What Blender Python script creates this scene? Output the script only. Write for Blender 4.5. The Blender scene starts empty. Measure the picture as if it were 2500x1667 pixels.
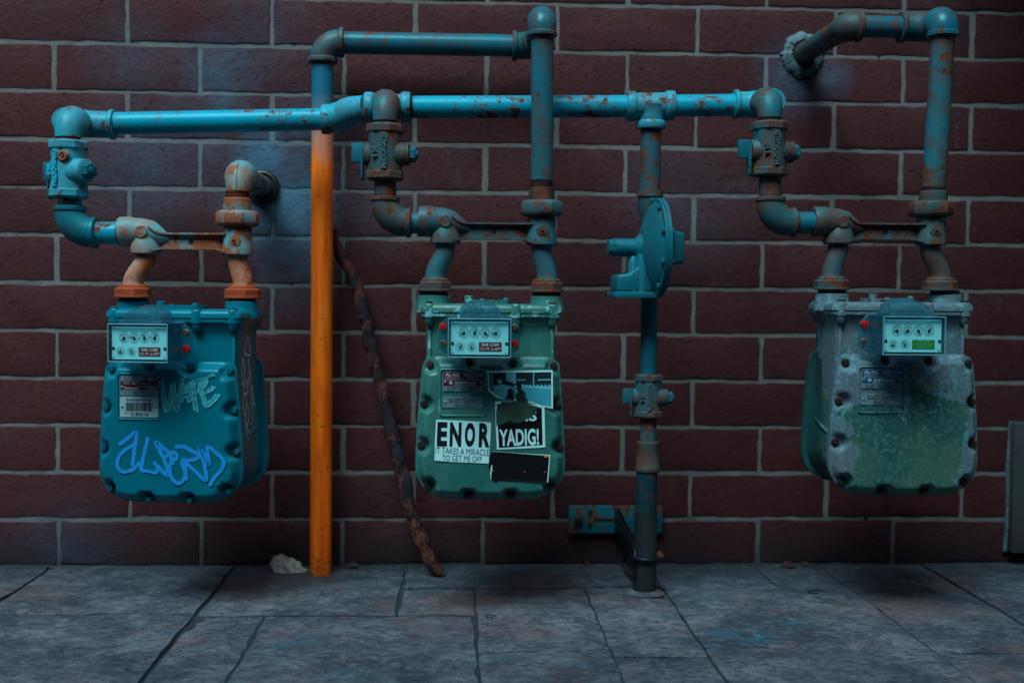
import bpy, bmesh, math, random
from mathutils import Vector, Matrix, noise as mnoise
random.seed(7)
sc = bpy.context.scene
COL = sc.collection
PI = math.pi

# ------------------------------------------------------------------ camera, sky, sun, exposure
CAM = Vector((0.86014, -2.49363, 0.59251))
YAW, PITCH, ROLL, FPX = 0.046011, -0.040752, 0.008497, 2800.0
FWD = Vector((math.sin(YAW)*math.cos(PITCH), math.cos(YAW)*math.cos(PITCH), math.sin(PITCH)))
_r = Vector((math.cos(YAW), -math.sin(YAW), 0)); _u = _r.cross(FWD)
RIGHT = _r*math.cos(ROLL) + _u*math.sin(ROLL); UP = -_r*math.sin(ROLL) + _u*math.cos(ROLL)
cd = bpy.data.cameras.new('camera'); cam = bpy.data.objects.new('camera', cd); COL.objects.link(cam)
m3 = Matrix((RIGHT, UP, -FWD)).transposed()
cam.matrix_world = Matrix.Translation(CAM) @ m3.to_4x4()
cd.sensor_width = 36.0; cd.sensor_fit = 'HORIZONTAL'; cd.lens = 36.0*FPX/2500.0
cd.clip_start = 0.05; cd.clip_end = 500
cd.dof.use_dof = True; cd.dof.focus_distance = 2.05; cd.dof.aperture_fstop = 2.4
sc.camera = cam

SUN_EL, SUN_AZ = math.radians(57), math.radians(-28)      # azimuth: 0 = from behind the camera, negative = from the left
world = bpy.data.worlds.new('World'); sc.world = world; world.use_nodes = True
wn = world.node_tree; wn.nodes.clear()
sky = wn.nodes.new('ShaderNodeTexSky'); sky.sky_type = 'NISHITA'; sky.sun_disc = False
sky.sun_elevation = SUN_EL; sky.sun_rotation = PI + SUN_AZ
sky.air_density = 1.6; sky.dust_density = 2.0; sky.ozone_density = 2.0
bg = wn.nodes.new('ShaderNodeBackground'); bg.inputs['Strength'].default_value = 0.055
wo = wn.nodes.new('ShaderNodeOutputWorld')
wn.links.new(sky.outputs[0], bg.inputs[0]); wn.links.new(bg.outputs[0], wo.inputs[0])
sl = bpy.data.lights.new('sun', 'SUN'); sl.energy = 1.5; sl.angle = math.radians(30); sl.color = (0.72, 0.96, 1.0)
so = bpy.data.objects.new('sun', sl); COL.objects.link(so)
sdir = Vector((math.sin(SUN_AZ)*math.cos(SUN_EL), -math.cos(SUN_AZ)*math.cos(SUN_EL), math.sin(SUN_EL)))
so.rotation_euler = sdir.to_track_quat('Z', 'Y').to_euler(); so.location = (0.5, -2, 4)
vs = sc.view_settings; vs.view_transform = 'Standard'; vs.look = 'None'; vs.exposure = 1.28; vs.gamma = 1.0
vs.use_curve_mapping = False
try:
    sc.cycles.use_denoising = True; sc.cycles.max_bounces = 5; sc.cycles.transparent_max_bounces = 16
except Exception: pass

# ------------------------------------------------------------------ layout helpers
def W(px, py, Y):
    """point seen at photograph position (px, py) on the upright plane y = Y"""
    d = FWD*FPX + RIGHT*(px-1250) + UP*(833.5-py)
    return CAM + d*((Y-CAM.y)/d.y)
def G(px, py, z=0.0):
    d = FWD*FPX + RIGHT*(px-1250) + UP*(833.5-py)
    return CAM + d*((z-CAM.z)/d.z)
def SC(px, py, Y):
    return FPX/((W(px, py, Y)-CAM).dot(FWD))
def lin(r, g, b):
    f = lambda c: (c/12.92 if c <= .04045 else ((c+.055)/1.055)**2.4)
    return (f(r/255), f(g/255), f(b/255), 1)
X_, Y_, Z_ = Vector((1,0,0)), Vector((0,1,0)), Vector((0,0,1))

# ------------------------------------------------------------------ materials
class NT:
    def __init__(s, name):
        s.m = bpy.data.materials.new(name); s.m.use_nodes = True; s.t = s.m.node_tree; s.t.nodes.clear()
        s.out = s.n('ShaderNodeOutputMaterial'); s.geo = None; s.tc = None
    def n(s, t, **kw):
        nd = s.t.nodes.new(t)
        for k, v in kw.items(): setattr(nd, k, v)
        return nd
    def set(s, inp, v):
        if isinstance(v, bpy.types.NodeSocket): s.t.links.new(v, inp)
        elif v is not None: inp.default_value = v
    def pos(s):
        if not s.geo: s.geo = s.n('ShaderNodeNewGeometry')
        return s.geo.outputs['Position']
    def obj(s):
        if not s.tc: s.tc = s.n('ShaderNodeTexCoord')
        return s.tc.outputs['Object']
    def point(s):
        s.pos(); return s.geo.outputs['Pointiness']
    def mapping(s, v, scale=(1,1,1), loc=(0,0,0), rot=(0,0,0)):
        m = s.n('ShaderNodeMapping'); s.set(m.inputs['Vector'], v)
        m.inputs['Scale'].default_value = scale; m.inputs['Location'].default_value = loc; m.inputs['Rotation'].default_value = rot
        return m.outputs[0]
    def noise(s, v, scale, detail=4, rough=.6, dist=0):
        x = s.n('ShaderNodeTexNoise'); s.set(x.inputs['Vector'], v); x.inputs['Scale'].default_value = scale
        x.inputs['Detail'].default_value = min(detail, 5); x.inputs['Roughness'].default_value = rough; x.inputs['Distortion'].default_value = dist
        return x.outputs[0]
    def voro(s, v, scale, feature='F1'):
        x = s.n('ShaderNodeTexVoronoi', feature=feature); s.set(x.inputs['Vector'], v); x.inputs['Scale'].default_value = scale
        return x.outputs[0]
    def ramp(s, f, stops, mode='LINEAR'):
        r = s.n('ShaderNodeValToRGB'); s.set(r.inputs[0], f); cr = r.color_ramp; cr.interpolation = mode
        while len(cr.elements) < len(stops): cr.elements.new(.5)
        for e, (p, c) in zip(cr.elements, stops):
            e.position = p; e.color = c if hasattr(c, '__len__') else (c, c, c, 1)
        return r.outputs[0]
    def mix(s, f, a, b, blend='MIX'):
        m = s.n('ShaderNodeMix', data_type='RGBA', blend_type=blend)
        s.set(m.inputs[0], f); s.set(m.inputs[6], a); s.set(m.inputs[7], b); return m.outputs[2]
    def math(s, op, a, b=0.0, clamp=False):
        m = s.n('ShaderNodeMath', operation=op, use_clamp=clamp); s.set(m.inputs[0], a); s.set(m.inputs[1], b); return m.outputs[0]
    def sep(s, v):
        x = s.n('ShaderNodeSeparateXYZ'); s.set(x.inputs[0], v); return x.outputs
    def blob(s, c, r, v=None, stretch=(1,1,1)):
        """soft spot around c, 1 at the centre, 0 at radius r"""
        v = v or s.pos()
        a = s.n('ShaderNodeVectorMath', operation='SUBTRACT'); s.set(a.inputs[0], v); a.inputs[1].default_value = c
        b = s.n('ShaderNodeVectorMath', operation='MULTIPLY'); s.set(b.inputs[0], a.outputs[0]); b.inputs[1].default_value = stretch
        l = s.n('ShaderNodeVectorMath', operation='LENGTH'); s.set(l.inputs[0], b.outputs[0])
        return s.math('SUBTRACT', 1.0, s.math('DIVIDE', l.outputs['Value'], r), True)
    def bsdf(s, color, rough=.5, metal=0, spec=.5, bump=None, bs=.3, bd=.002, coat=0, stint=None):
        p = s.n('ShaderNodeBsdfPrincipled'); s.set(p.inputs['Base Color'], color); s.set(p.inputs['Roughness'], rough)
        s.set(p.inputs['Metallic'], metal); s.set(p.inputs['Specular IOR Level'], spec)
        if stint: p.inputs['Specular Tint'].default_value = stint
        if coat: p.inputs['Coat Weight'].default_value = coat
        if bump is not None:
            b = s.n('ShaderNodeBump'); b.inputs['Strength'].default_value = bs; b.inputs['Distance'].default_value = bd
            s.set(b.inputs['Height'], bump); s.t.links.new(b.outputs[0], p.inputs['Normal'])
        s.t.links.new(p.outputs[0], s.out.inputs[0]); return s.m

def flat(name, c, rough=.5, metal=0, spec=.5, var=.12, scale=60):
    t = NT(name); nz = t.noise(t.pos(), scale, 4)
    d = tuple(x*(1-var*1.6) for x in c[:3])+(1,); e = tuple(min(1, x*(1+var)) for x in c[:3])+(1,)
    return t.bsdf(t.ramp(nz, [(.25, d), (.75, e)]), rough, metal, spec, nz, .12, .001)

def painted(name, paint, paint2, rust=.5, rough=.38, rustc=(lin(58,28,18), lin(120,56,26)), grime=None, gamt=.0,
            scale=26, seed=0, edge=.35, spec=.38, bs=.25, world=True, metal=0.0, spots=()):
    """gas-works enamel over iron: two paint tones, chipped rust patches, worn edges, road grime"""
    t = NT(name); P = t.mapping(t.pos() if world else t.obj(), loc=(seed*3.1, seed*1.7, seed*.9))
    big = t.noise(P, 7, 3, .55); mid = t.noise(P, scale, 8, .68, .3); fine = t.noise(P, 240, 5, .65)
    col = t.mix(t.ramp(big, [(.35, 0.), (.65, 1.)]), paint, paint2)
    col = t.mix(t.ramp(fine, [(.3, .22), (.7, 0.)]), col, (0.0, .004, .006, 1))
    if gamt > 0:
        g = t.math('MULTIPLY', t.ramp(t.noise(P, 11, 8, .72), [(.38, 0.), (.62, 1.)]), gamt)
        col = t.mix(g, col, grime)
    pt = t.ramp(t.point(), [(.505, 0.), (.56, 1.)])
    r1 = t.math('ADD', mid, t.math('MULTIPLY', t.math('SUBTRACT', big, .5), .55))
    r1 = t.math('ADD', r1, t.math('MULTIPLY', pt, edge*.3))
    r1 = t.math('ADD', r1, t.math('MULTIPLY', t.math('SUBTRACT', fine, .5), .16))
    if spots:
        sp = None
        for c, r, k in spots:
            q = t.math('MULTIPLY', t.blob(tuple(c), r), k); sp = q if sp is None else t.math('MAXIMUM', sp, q)
        r1 = t.math('ADD', r1, sp)
    th = .80-.42*rust
    mask = t.ramp(r1, [(th, 0.), (th+.035, 1.)])
    halo = t.ramp(r1, [(th-.12, 0.), (th+.02, .45)])
    rc = t.ramp(t.noise(P, 90, 6, .7), [(.3, rustc[0]), (.7, rustc[1])])
    col = t.mix(halo, col, rc); col = t.mix(mask, col, rc)
    h = t.math('SUBTRACT', t.math('MULTIPLY', fine, .35), t.math('MULTIPLY', mask, .35))
    h = t.math('ADD', h, t.math('MULTIPLY', mid, .4))
    rg = t.mix(mask, (rough,)*3+(1,), (.85,)*3+(1,))
    return t.bsdf(col, rg, metal, spec, h, bs, .0022, stint=(.25, .9, 1, 1))

RUSTY = (lin(58,30,22), lin(118,62,36))
M = {}
HSP = [(W(px, py, -.235), r, k) for px, py, r, k in ((1012,268,.03,.16), (1180,272,.09,.13), (1240,262,.05,.13), (1430,268,.07,.12), (1535,268,.025,.14), (1655,262,.03,.14), (1700,262,.05,.10), (1790,262,.03,.16),
       (285,310,.03,.16), (385,285,.025,.16), (640,300,.09,.08), (760,300,.04,.1))]
M['header'] = painted('bright_cyan_enamel', lin(0,164,196), lin(2,152,180), .14, .36, RUSTY, seed=1, scale=62, spots=HSP)
M['header_fit'] = painted('bright_cyan_fittings', lin(0,172,200), lin(10,158,180), .18, .42, RUSTY, lin(110,96,84), .35, seed=2, scale=40, edge=.5)
M['teal'] = painted('dark_teal_enamel', lin(0,112,134), lin(14,98,114), .22, .32, RUSTY, lin(72,66,62), .6, seed=3, scale=44)
M['teal_worn'] = painted('worn_teal_enamel', lin(6,120,140), lin(36,98,106), .25, .45, RUSTY, lin(84,66,58), .85, seed=4, scale=40, edge=.5)
M['teal_old'] = painted('grimy_teal_iron', lin(22,96,108), lin(54,80,84), .30, .52, RUSTY, lin(86,60,50), 1.0, seed=5, scale=36, edge=.5, bs=.55)
M['teal_flat'] = painted('smooth_teal_enamel', lin(0,112,132), lin(10,100,116), .10, .45, RUSTY, lin(52,74,78), .5, seed=6, edge=.2)
M['teal_dark'] = painted('sooty_teal_pipe', lin(0,70,86), lin(14,52,64), .2, .5, RUSTY, lin(30,36,42), .8, seed=16, scale=40, bs=.5)
M['left_pale'] = painted('pale_cyan_over_rust', lin(62,168,184), lin(84,156,164), .36, .5, (lin(122,64,38), lin(150,92,64)), lin(150,100,72), .95, seed=7, scale=34, edge=.6)
M['left_rust'] = painted('orange_rusted_iron', lin(176,168,158), lin(184,146,120), .46, .6, (lin(150,60,18), lin(182,98,54)), lin(176,92,48), .9, seed=8, scale=34, edge=.6)
M['rust_nut'] = painted('orange_rust_nut', lin(158,66,22), lin(138,56,20), .4, .75, (lin(128,48,14), lin(176,80,34)), seed=9)
M['thread'] = painted('rusty_thread', lin(62,40,32), lin(48,40,40), .4, .7, RUSTY, seed=10)
M['thread_red'] = painted('red_rust_thread', lin(116,50,26), lin(90,42,26), .5, .75, (lin(96,36,16), lin(140,62,30)), seed=11)
M['black_iron'] = painted('bare_black_pipe', lin(30,34,38), lin(46,48,52), .22, .55, (lin(40,28,24), lin(70,48,38)), seed=12, bs=.5)
M['bolt_dark'] = painted('rusty_dark_screw', lin(34,28,28), lin(48,36,33), .4, .6, (lin(44,24,18), lin(86,50,34)), seed=13)
M['meter_l'] = painted('smooth_teal_meter_paint', lin(2,116,138), lin(2,108,128), .0, .36, seed=14, edge=.0, bs=.05)
M['meter_l_bolt'] = painted('teal_painted_bolt', lin(0,108,128), lin(0,98,116), .0, .36, seed=15, bs=.08)
M['cast_text'] = flat('cast_raised_lettering', lin(66,104,110), .5)
M['cast_cyan'] = flat('cast_cyan_lettering', lin(0,176,204), .5)
M['brass'] = flat('tarnished_brass_screw', lin(120,104,84), .45, .6)
M['red_seal'] = flat('red_plastic_seal', lin(176,6,12), .5)
M['hole'] = flat('dark_hole', lin(6,8,10), .9)
M['seal_ring'] = flat('black_rubber_collar', lin(18,24,28), .5)

def meter_c_mat():
    t = NT('faded_green_meter_paint'); P = t.obj(); Wd = t.pos()
    a = t.noise(Wd, 9, 5, .6); b = t.noise(t.mapping(Wd, (90, 90, 26)), 1.0, 6, .65); c = t.noise(Wd, 160, 6, .7)
    col = t.mix(t.ramp(a, [(.3, 0.), (.7, 1.)]), lin(22,98,98), lin(58,122,112))
    col = t.mix(t.ramp(b, [(.5, 0.), (.72, .5)]), col, lin(26,84,80))
    col = t.mix(t.ramp(c, [(.62, 0.), (.72, .5)]), col, lin(12,54,58))
    pt = t.ramp(t.point(), [(.51, 0.), (.57, 1.)])
    chip = t.ramp(t.math('ADD', t.noise(Wd, 60, 7, .7), t.math('MULTIPLY', pt, .16)), [(.69, 0.), (.72, 1.)])
    col = t.mix(chip, col, lin(110,178,184))
    st = t.math('MULTIPLY', t.ramp(t.noise(t.mapping(Wd, (34, 34, 4)), 1.0, 3), [(.62, 0.), (.74, .8)]), t.ramp(a, [(.45, 0.), (.6, 1.)]))
    col = t.mix(st, col, lin(120,100,56))
    rb = t.ramp(t.math('ADD', t.noise(Wd, 45, 7, .7), t.math('MULTIPLY', pt, .1)), [(.70, 0.), (.74, .8)])
    col = t.mix(rb, col, lin(92,54,34))
    return t.bsdf(col, .42, 0, .5, t.math('ADD', c, t.math('MULTIPLY', chip, .4)), .16, .0015)
M['meter_c'] = meter_c_mat()
def meter_r_mat():
    t = NT('flaking_green_meter_paint'); P = t.obj(); Wd = t.pos(); s = t.sep(P)
    n1 = t.noise(P, 13, 8, .66, .5); n2 = t.noise(P, 60, 8, .75); n3 = t.noise(P, 230, 5, .7); n4 = t.noise(P, 7, 3)
    green = t.mix(t.ramp(n2, [(.3, 0.), (.7, 1.)]), lin(4,72,74), lin(26,96,92))
    green = t.mix(t.ramp(t.noise(P, 110, 6, .7), [(.50, 0.), (.62, .8)]), green, lin(72,122,108))
    green = t.mix(t.ramp(n4, [(.42, 0.), (.62, .5)]), green, lin(84,116,92))
    green = t.mix(t.ramp(s['Y'], [(.0, 0.), (.02, .75)]), green, lin(2,56,62))
    grey = t.mix(t.ramp(n3, [(.3, 0.), (.7, 1.)]), lin(54,84,94), lin(98,126,136))
    grey = t.mix(t.ramp(n2, [(.52, 0.), (.66, .7)]), grey, lin(92,164,184))
    grey = t.mix(t.ramp(n1, [(.56, 0.), (.70, .5)]), grey, lin(118,112,108))
    # bare primer along the top and the sides of the cover, green left in the middle and on the flanks
    top = t.math('MULTIPLY', t.math('SUBTRACT', t.math('SUBTRACT', s['Z'], t.math('MULTIPLY', t.math('ABSOLUTE', t.math('SUBTRACT', s['X'], .02)), -.25)), .195), 5.5)
    sideR = t.math('MULTIPLY', t.math('SUBTRACT', t.math('ABSOLUTE', s['X']), .108), 9.)
    side = sideR
    flank = t.math('MULTIPLY', t.math('SUBTRACT', s['Y'], -.055), -9.)
    f = t.math('ADD', t.math('MAXIMUM', top, t.math('SUBTRACT', side, .06)), t.math('MULTIPLY', t.math('SUBTRACT', n1, .5), 2.0))
    f = t.math('ADD', f, t.math('MULTIPLY', t.math('SUBTRACT', n2, .5), .7))
    f = t.math('ADD', f, t.math('MINIMUM', t.math('MULTIPLY', flank, .5), .05))
    mask = t.ramp(f, [(.02, 0.), (.05, 1.)])
    rim = t.ramp(f, [(-.10, 0.), (.02, .75)])
    col = t.mix(mask, t.mix(t.math('MULTIPLY', rim, t.ramp(n3, [(.4, 0.), (.6, 1.)])), green, lin(96,170,186)), grey)
    pt = t.ramp(t.point(), [(.51, 0.), (.57, 1.)])
    rb = t.ramp(t.math('ADD', t.noise(P, 38, 8, .72), t.math('MULTIPLY', pt, .08)), [(.67, 0.), (.72, .8)])
    col = t.mix(rb, col, lin(104,62,44))
    h = t.math('ADD', t.math('MULTIPLY', mask, -.6), t.math('ADD', n3, t.math('MULTIPLY', n2, .8)))
    return t.bsdf(col, .6, 0, .35, h, .4, .0022)
M['meter_r'] = meter_r_mat()
def yellow_mat():
    t = NT('yellow_orange_pipe_paint'); P = t.pos(); s = t.sep(P)
    a = t.noise(P, 10, 5); b = t.noise(P, 140, 6, .7); c = t.noise(t.mapping(P, (60, 60, 7)), 1.0, 5)
    col = t.mix(t.ramp(a, [(.3, 0.), (.7, 1.)]), lin(252,112,0), lin(255,130,2))
    col = t.mix(t.ramp(c, [(.42, 0.), (.66, .85)]), col, lin(214,80,2))
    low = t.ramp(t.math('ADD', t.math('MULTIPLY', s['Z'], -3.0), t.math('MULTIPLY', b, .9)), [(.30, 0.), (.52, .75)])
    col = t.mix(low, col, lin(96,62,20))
    spot = t.ramp(t.noise(P, 55, 8, .7), [(.64, 0.), (.68, .8)])
    col = t.mix(spot, col, lin(128,54,10))
    fade = t.math('MULTIPLY', t.ramp(t.noise(t.mapping(P, (40, 40, 5)), 1.0, 5, .7), [(.52, 0.), (.70, .55)]), t.ramp(s['Z'], [(.35, 0.), (.75, 1.)]))
    col = t.mix(fade, col, lin(214,138,74))
    z = t.math('ADD', s['Z'], t.math('MULTIPLY', t.math('SUBTRACT', t.noise(P, 14, 4), .5), .08))
    g = t.ramp(z, [(.0, 0.), (1., 1.)])
    over = t.ramp(t.math('DIVIDE', t.math('SUBTRACT', z, .855), .10), [(.0, 0.), (.5, .55), (.95, 1.)])
    grey = t.ramp(t.math('DIVIDE', t.math('SUBTRACT', z, .87), .16), [(.2, lin(128,134,134)), (.9, lin(0,104,130))])
    col = t.mix(over, col, grey)
    return t.bsdf(col, .5, 0, .4, b, .15, .0012)
M['yellow'] = yellow_mat()

SPRAY = [(W(535,180,0), .12, .75), (W(545,250,0), .07, .8), (W(640,385,0), .085, 1.7), (W(690,500,0), .17, 1.5), (W(720,600,0), .14, .9),
         (W(330,150,0), .14, .3), (W(340,400,0), .20, .45), (W(470,330,0), .16, .4), (W(750,330,0), .13, .5), (W(700,700,0), .12, .3),
         (W(1940,190,0), .11, .65), (W(2030,190,0), .06, .7), (W(1650,540,0), .2, .22), (W(900,520,0), .14, .3), (W(640,90,0), .16, .25), (W(160,1330,0), .16, .25)]
def spray(t):
    m = None; nz = t.noise(t.pos(), 22, 7, .7)
    for c, r, a in SPRAY:
        b = t.math('MULTIPLY', t.blob(tuple(c), r, None, (1, .4, 1)), a)
        m = b if m is None else t.math('MAXIMUM', m, b)
    return t.math('MULTIPLY', m, t.ramp(nz, [(.28, .25), (.62, 1.)]), True)
def brick_mat():
    t = NT('maroon_textured_brick'); P = t.pos(); s = t.sep(P)
    oi = t.n('ShaderNodeObjectInfo')
    warp = t.noise(P, 3.0, 3)
    Q = t.mapping(P, (80, 70, 165), rot=(0, .12, 0))
    drag = t.noise(Q, 1.0, 5, .62, .6)
    pits = t.ramp(drag, [(.29, 0.), (.42, 1.)])
    grain = t.noise(P, 330, 4, .65)
    lum = t.noise(P, 16, 6, .65)
    col = t.mix(t.ramp(lum, [(.3, 0.), (.7, 1.)]), lin(60,25,28), lin(76,31,34))
    tint = t.ramp(oi.outputs['Random'], [(0., lin(64,24,25)), (.35, lin(68,32,36)), (.7, lin(58,25,28)), (1., lin(80,31,30))])
    col = t.mix(.5, col, tint)
    col = t.mix(t.ramp(warp, [(.45, 0.), (.70, .4)]), col, lin(52,38,46))
    col = t.mix(t.math('SUBTRACT', 1.0, pits), col, lin(26,13,15))
    col = t.mix(t.ramp(grain, [(.62, 0.), (.74, .35)]), col, lin(92,74,76))
    chip = t.ramp(t.noise(P, 26, 9, .75), [(.69, 0.), (.72, .6)])
    col = t.mix(chip, col, lin(104,72,68))
    smear = t.math('MULTIPLY', t.ramp(t.noise(P, 6.5, 4), [(.56, 0.), (.72, 1.)]), t.ramp(t.noise(t.mapping(P, (40, 40, 16)), 1.0, 8, .75), [(.48, 0.), (.66, .5)]))
    col = t.mix(smear, col, lin(92,84,84))
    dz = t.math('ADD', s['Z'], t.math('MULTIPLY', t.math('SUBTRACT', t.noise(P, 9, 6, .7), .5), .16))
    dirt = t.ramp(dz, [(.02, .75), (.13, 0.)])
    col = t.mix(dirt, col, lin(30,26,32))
    col = t.mix(t.math('MULTIPLY', spray(t), .8), col, lin(54,110,138))
    h = t.math('ADD', t.math('MULTIPLY', pits, .9), t.math('ADD', t.math('MULTIPLY', grain, .25), t.math('MULTIPLY', t.noise(P, 60, 5), .8)))
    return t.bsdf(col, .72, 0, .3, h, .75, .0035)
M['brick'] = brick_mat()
def mortar_mat():
    t = NT('grey_mortar'); P = t.pos(); s = t.sep(P)
    a = t.noise(P, 14, 6, .65); b = t.noise(P, 300, 5, .7)
    col = t.mix(t.ramp(a, [(.3, 0.), (.7, 1.)]), lin(104,106,105), lin(130,131,129))
    col = t.mix(t.ramp(b, [(.3, .5), (.6, 0.)]), col, lin(60,68,72))
    hole = t.ramp(t.noise(P, 40, 4, .6), [(.735, 0.), (.75, .9)])
    for px, py, r in ((703,223,.007), (699,345,.006), (712,692,.009), (708,1178,.008), (2146,140,.006), (2135,598,.005), (718,107,.009), (748,108,.006), (2115,1268,.01)):
        hole = t.math('MAXIMUM', hole, t.ramp(t.blob(tuple(W(px, py, 0)), r), [(.25, 0.), (.5, 1.)]))
    col = t.mix(hole, col, lin(20,20,22))
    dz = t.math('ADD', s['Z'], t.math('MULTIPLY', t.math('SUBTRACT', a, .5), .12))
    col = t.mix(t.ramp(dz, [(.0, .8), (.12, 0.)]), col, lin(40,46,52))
    col = t.mix(t.math('MULTIPLY', spray(t), .75), col, lin(50,126,148))
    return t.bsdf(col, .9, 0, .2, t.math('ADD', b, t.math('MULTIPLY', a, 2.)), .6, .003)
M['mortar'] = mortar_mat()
def concrete_mat(name='stamped_concrete'):
    t = NT(name); P = t.pos(); Q = t.mapping(P, (1., 1.1, 1.), rot=(0, 0, .25)); oi = t.n('ShaderNodeObjectInfo')
    a = t.noise(Q, 5, 9, .62, .5); b = t.noise(Q, 17, 9, .7, .4); c = t.noise(P, 380, 4, .7); d = t.noise(Q, 3.1, 6, .6, .8)
    col = t.mix(t.ramp(a, [(.38, 0.), (.62, 1.)]), lin(50,66,76), lin(104,118,126))
    col = t.mix(t.ramp(b, [(.40, .6), (.52, 0.)]), col, lin(54,66,76))
    col = t.mix(t.ramp(b, [(.53, 0.), (.68, .5)]), col, lin(132,134,140))
    e = t.noise(t.mapping(P, (1, 1.3, 1), rot=(0, 0, .15)), 62, 8, .72, .3)
    col = t.mix(t.ramp(e, [(.38, .8), (.5, 0.)]), col, lin(50,56,68)); col = t.mix(t.ramp(e, [(.54, 0.), (.68, .55)]), col, lin(138,134,134))
    col = t.mix(t.ramp(d, [(.54, 0.), (.68, .5)]), col, lin(110,86,82))
    col = t.mix(t.ramp(t.noise(Q, 8, 8, .7), [(.61, 0.), (.68, .55)]), col, lin(40,96,114))
    rst = None
    for px, py, r, k in ((1300,1545,.07,.5), (1890,1490,.03,.5), (1600,1452,.035,.6), (470,1560,.05,.45), (1150,1460,.10,.35)):
        q = t.math('MULTIPLY', t.blob(tuple(G(px, py)), r), k); rst = q if rst is None else t.math('MAXIMUM', rst, q)
    col = t.mix(t.math('MULTIPLY', rst, t.ramp(b, [(.35, .3), (.6, 1.)])), col, lin(128,84,64))
    pnt = None
    for px, py, r, k in ((1850,1555,.06,.85), (1780,1548,.05,.75), (2160,1418,.06,.8), (1720,1450,.09,.6), (740,1555,.06,.8), (850,1640,.06,.6), (1940,1520,.05,.6), (2300,1455,.08,.4)):
        q = t.math('MULTIPLY', t.blob(tuple(G(px, py)), r), k); pnt = q if pnt is None else t.math('MAXIMUM', pnt, q)
    col = t.mix(t.math('MULTIPLY', pnt, t.ramp(t.noise(Q, 46, 8, .75), [(.42, 0.), (.62, 1.)]), True), col, lin(30,120,146))
    col = t.mix(t.ramp(c, [(.3, .35), (.6, 0.)]), col, lin(48,54,64))
    speck = t.ramp(t.noise(P, 210, 2, .5), [(.77, 0.), (.79, .8)])
    col = t.mix(speck, col, lin(150,176,184))
    tint = t.ramp(oi.outputs['Random'], [(0., (.86,.9,.95,1)), (1., (1.06,1.0,1.0,1))])
    col = t.mix(1.0, col, tint, 'MULTIPLY')
    near_wall_dark = t.ramp(t.math('ADD', t.math('MULTIPLY', t.sep(P)['Y'], -3.0), t.math('MULTIPLY', t.math('SUBTRACT', b, .5), 1.1)), [(.0, .8), (1.0, 0.)])  # paving colour gets darker towards the wall, broken up by noise
    col = t.mix(near_wall_dark, col, lin(38,48,56))
    cl = t.ramp(t.noise(Q, 8.5, 7, .6, .7), [(.40, 0.), (.43, .35), (.50, .4), (.53, .75), (.60, .8), (.63, 1.)])
    h = t.math('ADD', t.math('MULTIPLY', cl, .5), t.math('ADD', t.math('MULTIPLY', a, .6), t.math('ADD', t.math('MULTIPLY', b, .9), t.math('ADD', t.math('MULTIPLY', c, .16), t.math('MULTIPLY', e, .35)))))
    return t.bsdf(col, t.ramp(b, [(.3, .58), (.7, .8)]), 0, .35, h, .95, .009)
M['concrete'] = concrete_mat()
M['joint'] = flat('dirt_in_pavement_joint', lin(26,44,54), .95, var=.35, scale=40)
def bark_mat():
    t = NT('peeling_bark'); P = t.pos()
    n1 = t.noise(t.mapping(P, (26, 26, 11)), 1.0, 7, .65, .5); n2 = t.noise(t.mapping(P, (160, 160, 26)), 1.0, 6, .7)
    wood = t.ramp(n2, [(.3, lin(62,34,28)), (.7, lin(112,66,54))])
    bark = t.ramp(n2, [(.3, lin(24,22,30)), (.7, lin(52,46,58))])
    m = t.ramp(n1, [(.47, 0.), (.52, 1.)])
    return t.bsdf(t.mix(m, bark, wood), .85, 0, .2, t.math('SUBTRACT', n2, t.math('MULTIPLY', m, .6)), 1.0, .006)
M['bark'] = bark_mat()
M['cut_wood'] = flat('pale_cut_wood', lin(176,130,104), .8)
M['cloth'] = flat('dirty_white_cloth', lin(160,170,166), .9, var=.2, scale=90)
M['pier'] = flat('grey_painted_concrete', lin(50,55,58), .8, var=.15, scale=14)
M['strut'] = painted('teal_painted_strut', lin(0,104,120), lin(8,92,104), .40, .5, RUSTY, seed=20)
M['strap'] = painted('dark_steel_strap', lin(24,24,28), lin(36,32,36), .18, .4, (lin(40,24,18), lin(70,40,28)), seed=21, metal=.3, edge=0.)
M['patch'] = flat('grey_wall_filler', lin(82,110,120), .9, var=.6, scale=70)
M['plate_white'] = flat('cyan_white_dial_plate', lin(136,240,246), .5, var=.03)
M['ink'] = flat('black_ink', lin(14,22,28), .6)
M['ink_soft'] = flat('thin_dial_print', lin(20,70,84), .6)
M['maroon'] = flat('maroon_label_print', lin(86,10,32), .5)
M['green_lbl'] = flat('green_label', lin(12,140,52), .6)
M['lbl_txt'] = flat('pale_label_lettering', lin(190,206,212), .6)
M['lbl_txt_g'] = flat('pale_green_lettering', lin(128,198,158), .6)
M['alu'] = flat('stamped_aluminium', lin(118,152,164), .42, .35)
M['alu_dk'] = flat('stamped_aluminium_shade', lin(84,112,124), .5, .2)
M['blue_lbl'] = flat('blue_label_print', lin(22,78,120), .45)
M['bar_lbl'] = flat('pale_barcode_label', lin(150,182,188), .5, .0, var=.06)
M['sticker'] = flat('white_paper_sticker', lin(186,248,252), .55, var=.05, scale=25)
M['sticker_blk'] = flat('black_sticker', lin(8,12,16), .4)
M['sticker_ink'] = flat('sticker_black_print', lin(8,16,24), .5)
M['scrap'] = flat('olive_torn_backing', lin(34,70,58), .6, var=.4, scale=50)
M['ph_lt'] = flat('photo_print_pale', lin(92,196,212), .5); M['ph_mid'] = flat('photo_print_mid', lin(22,128,152), .5)
M['ph_dk'] = flat('photo_print_dark', lin(6,34,46), .5); M['ph_md2'] = flat('photo_print_street', lin(50,160,182), .5)
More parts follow.
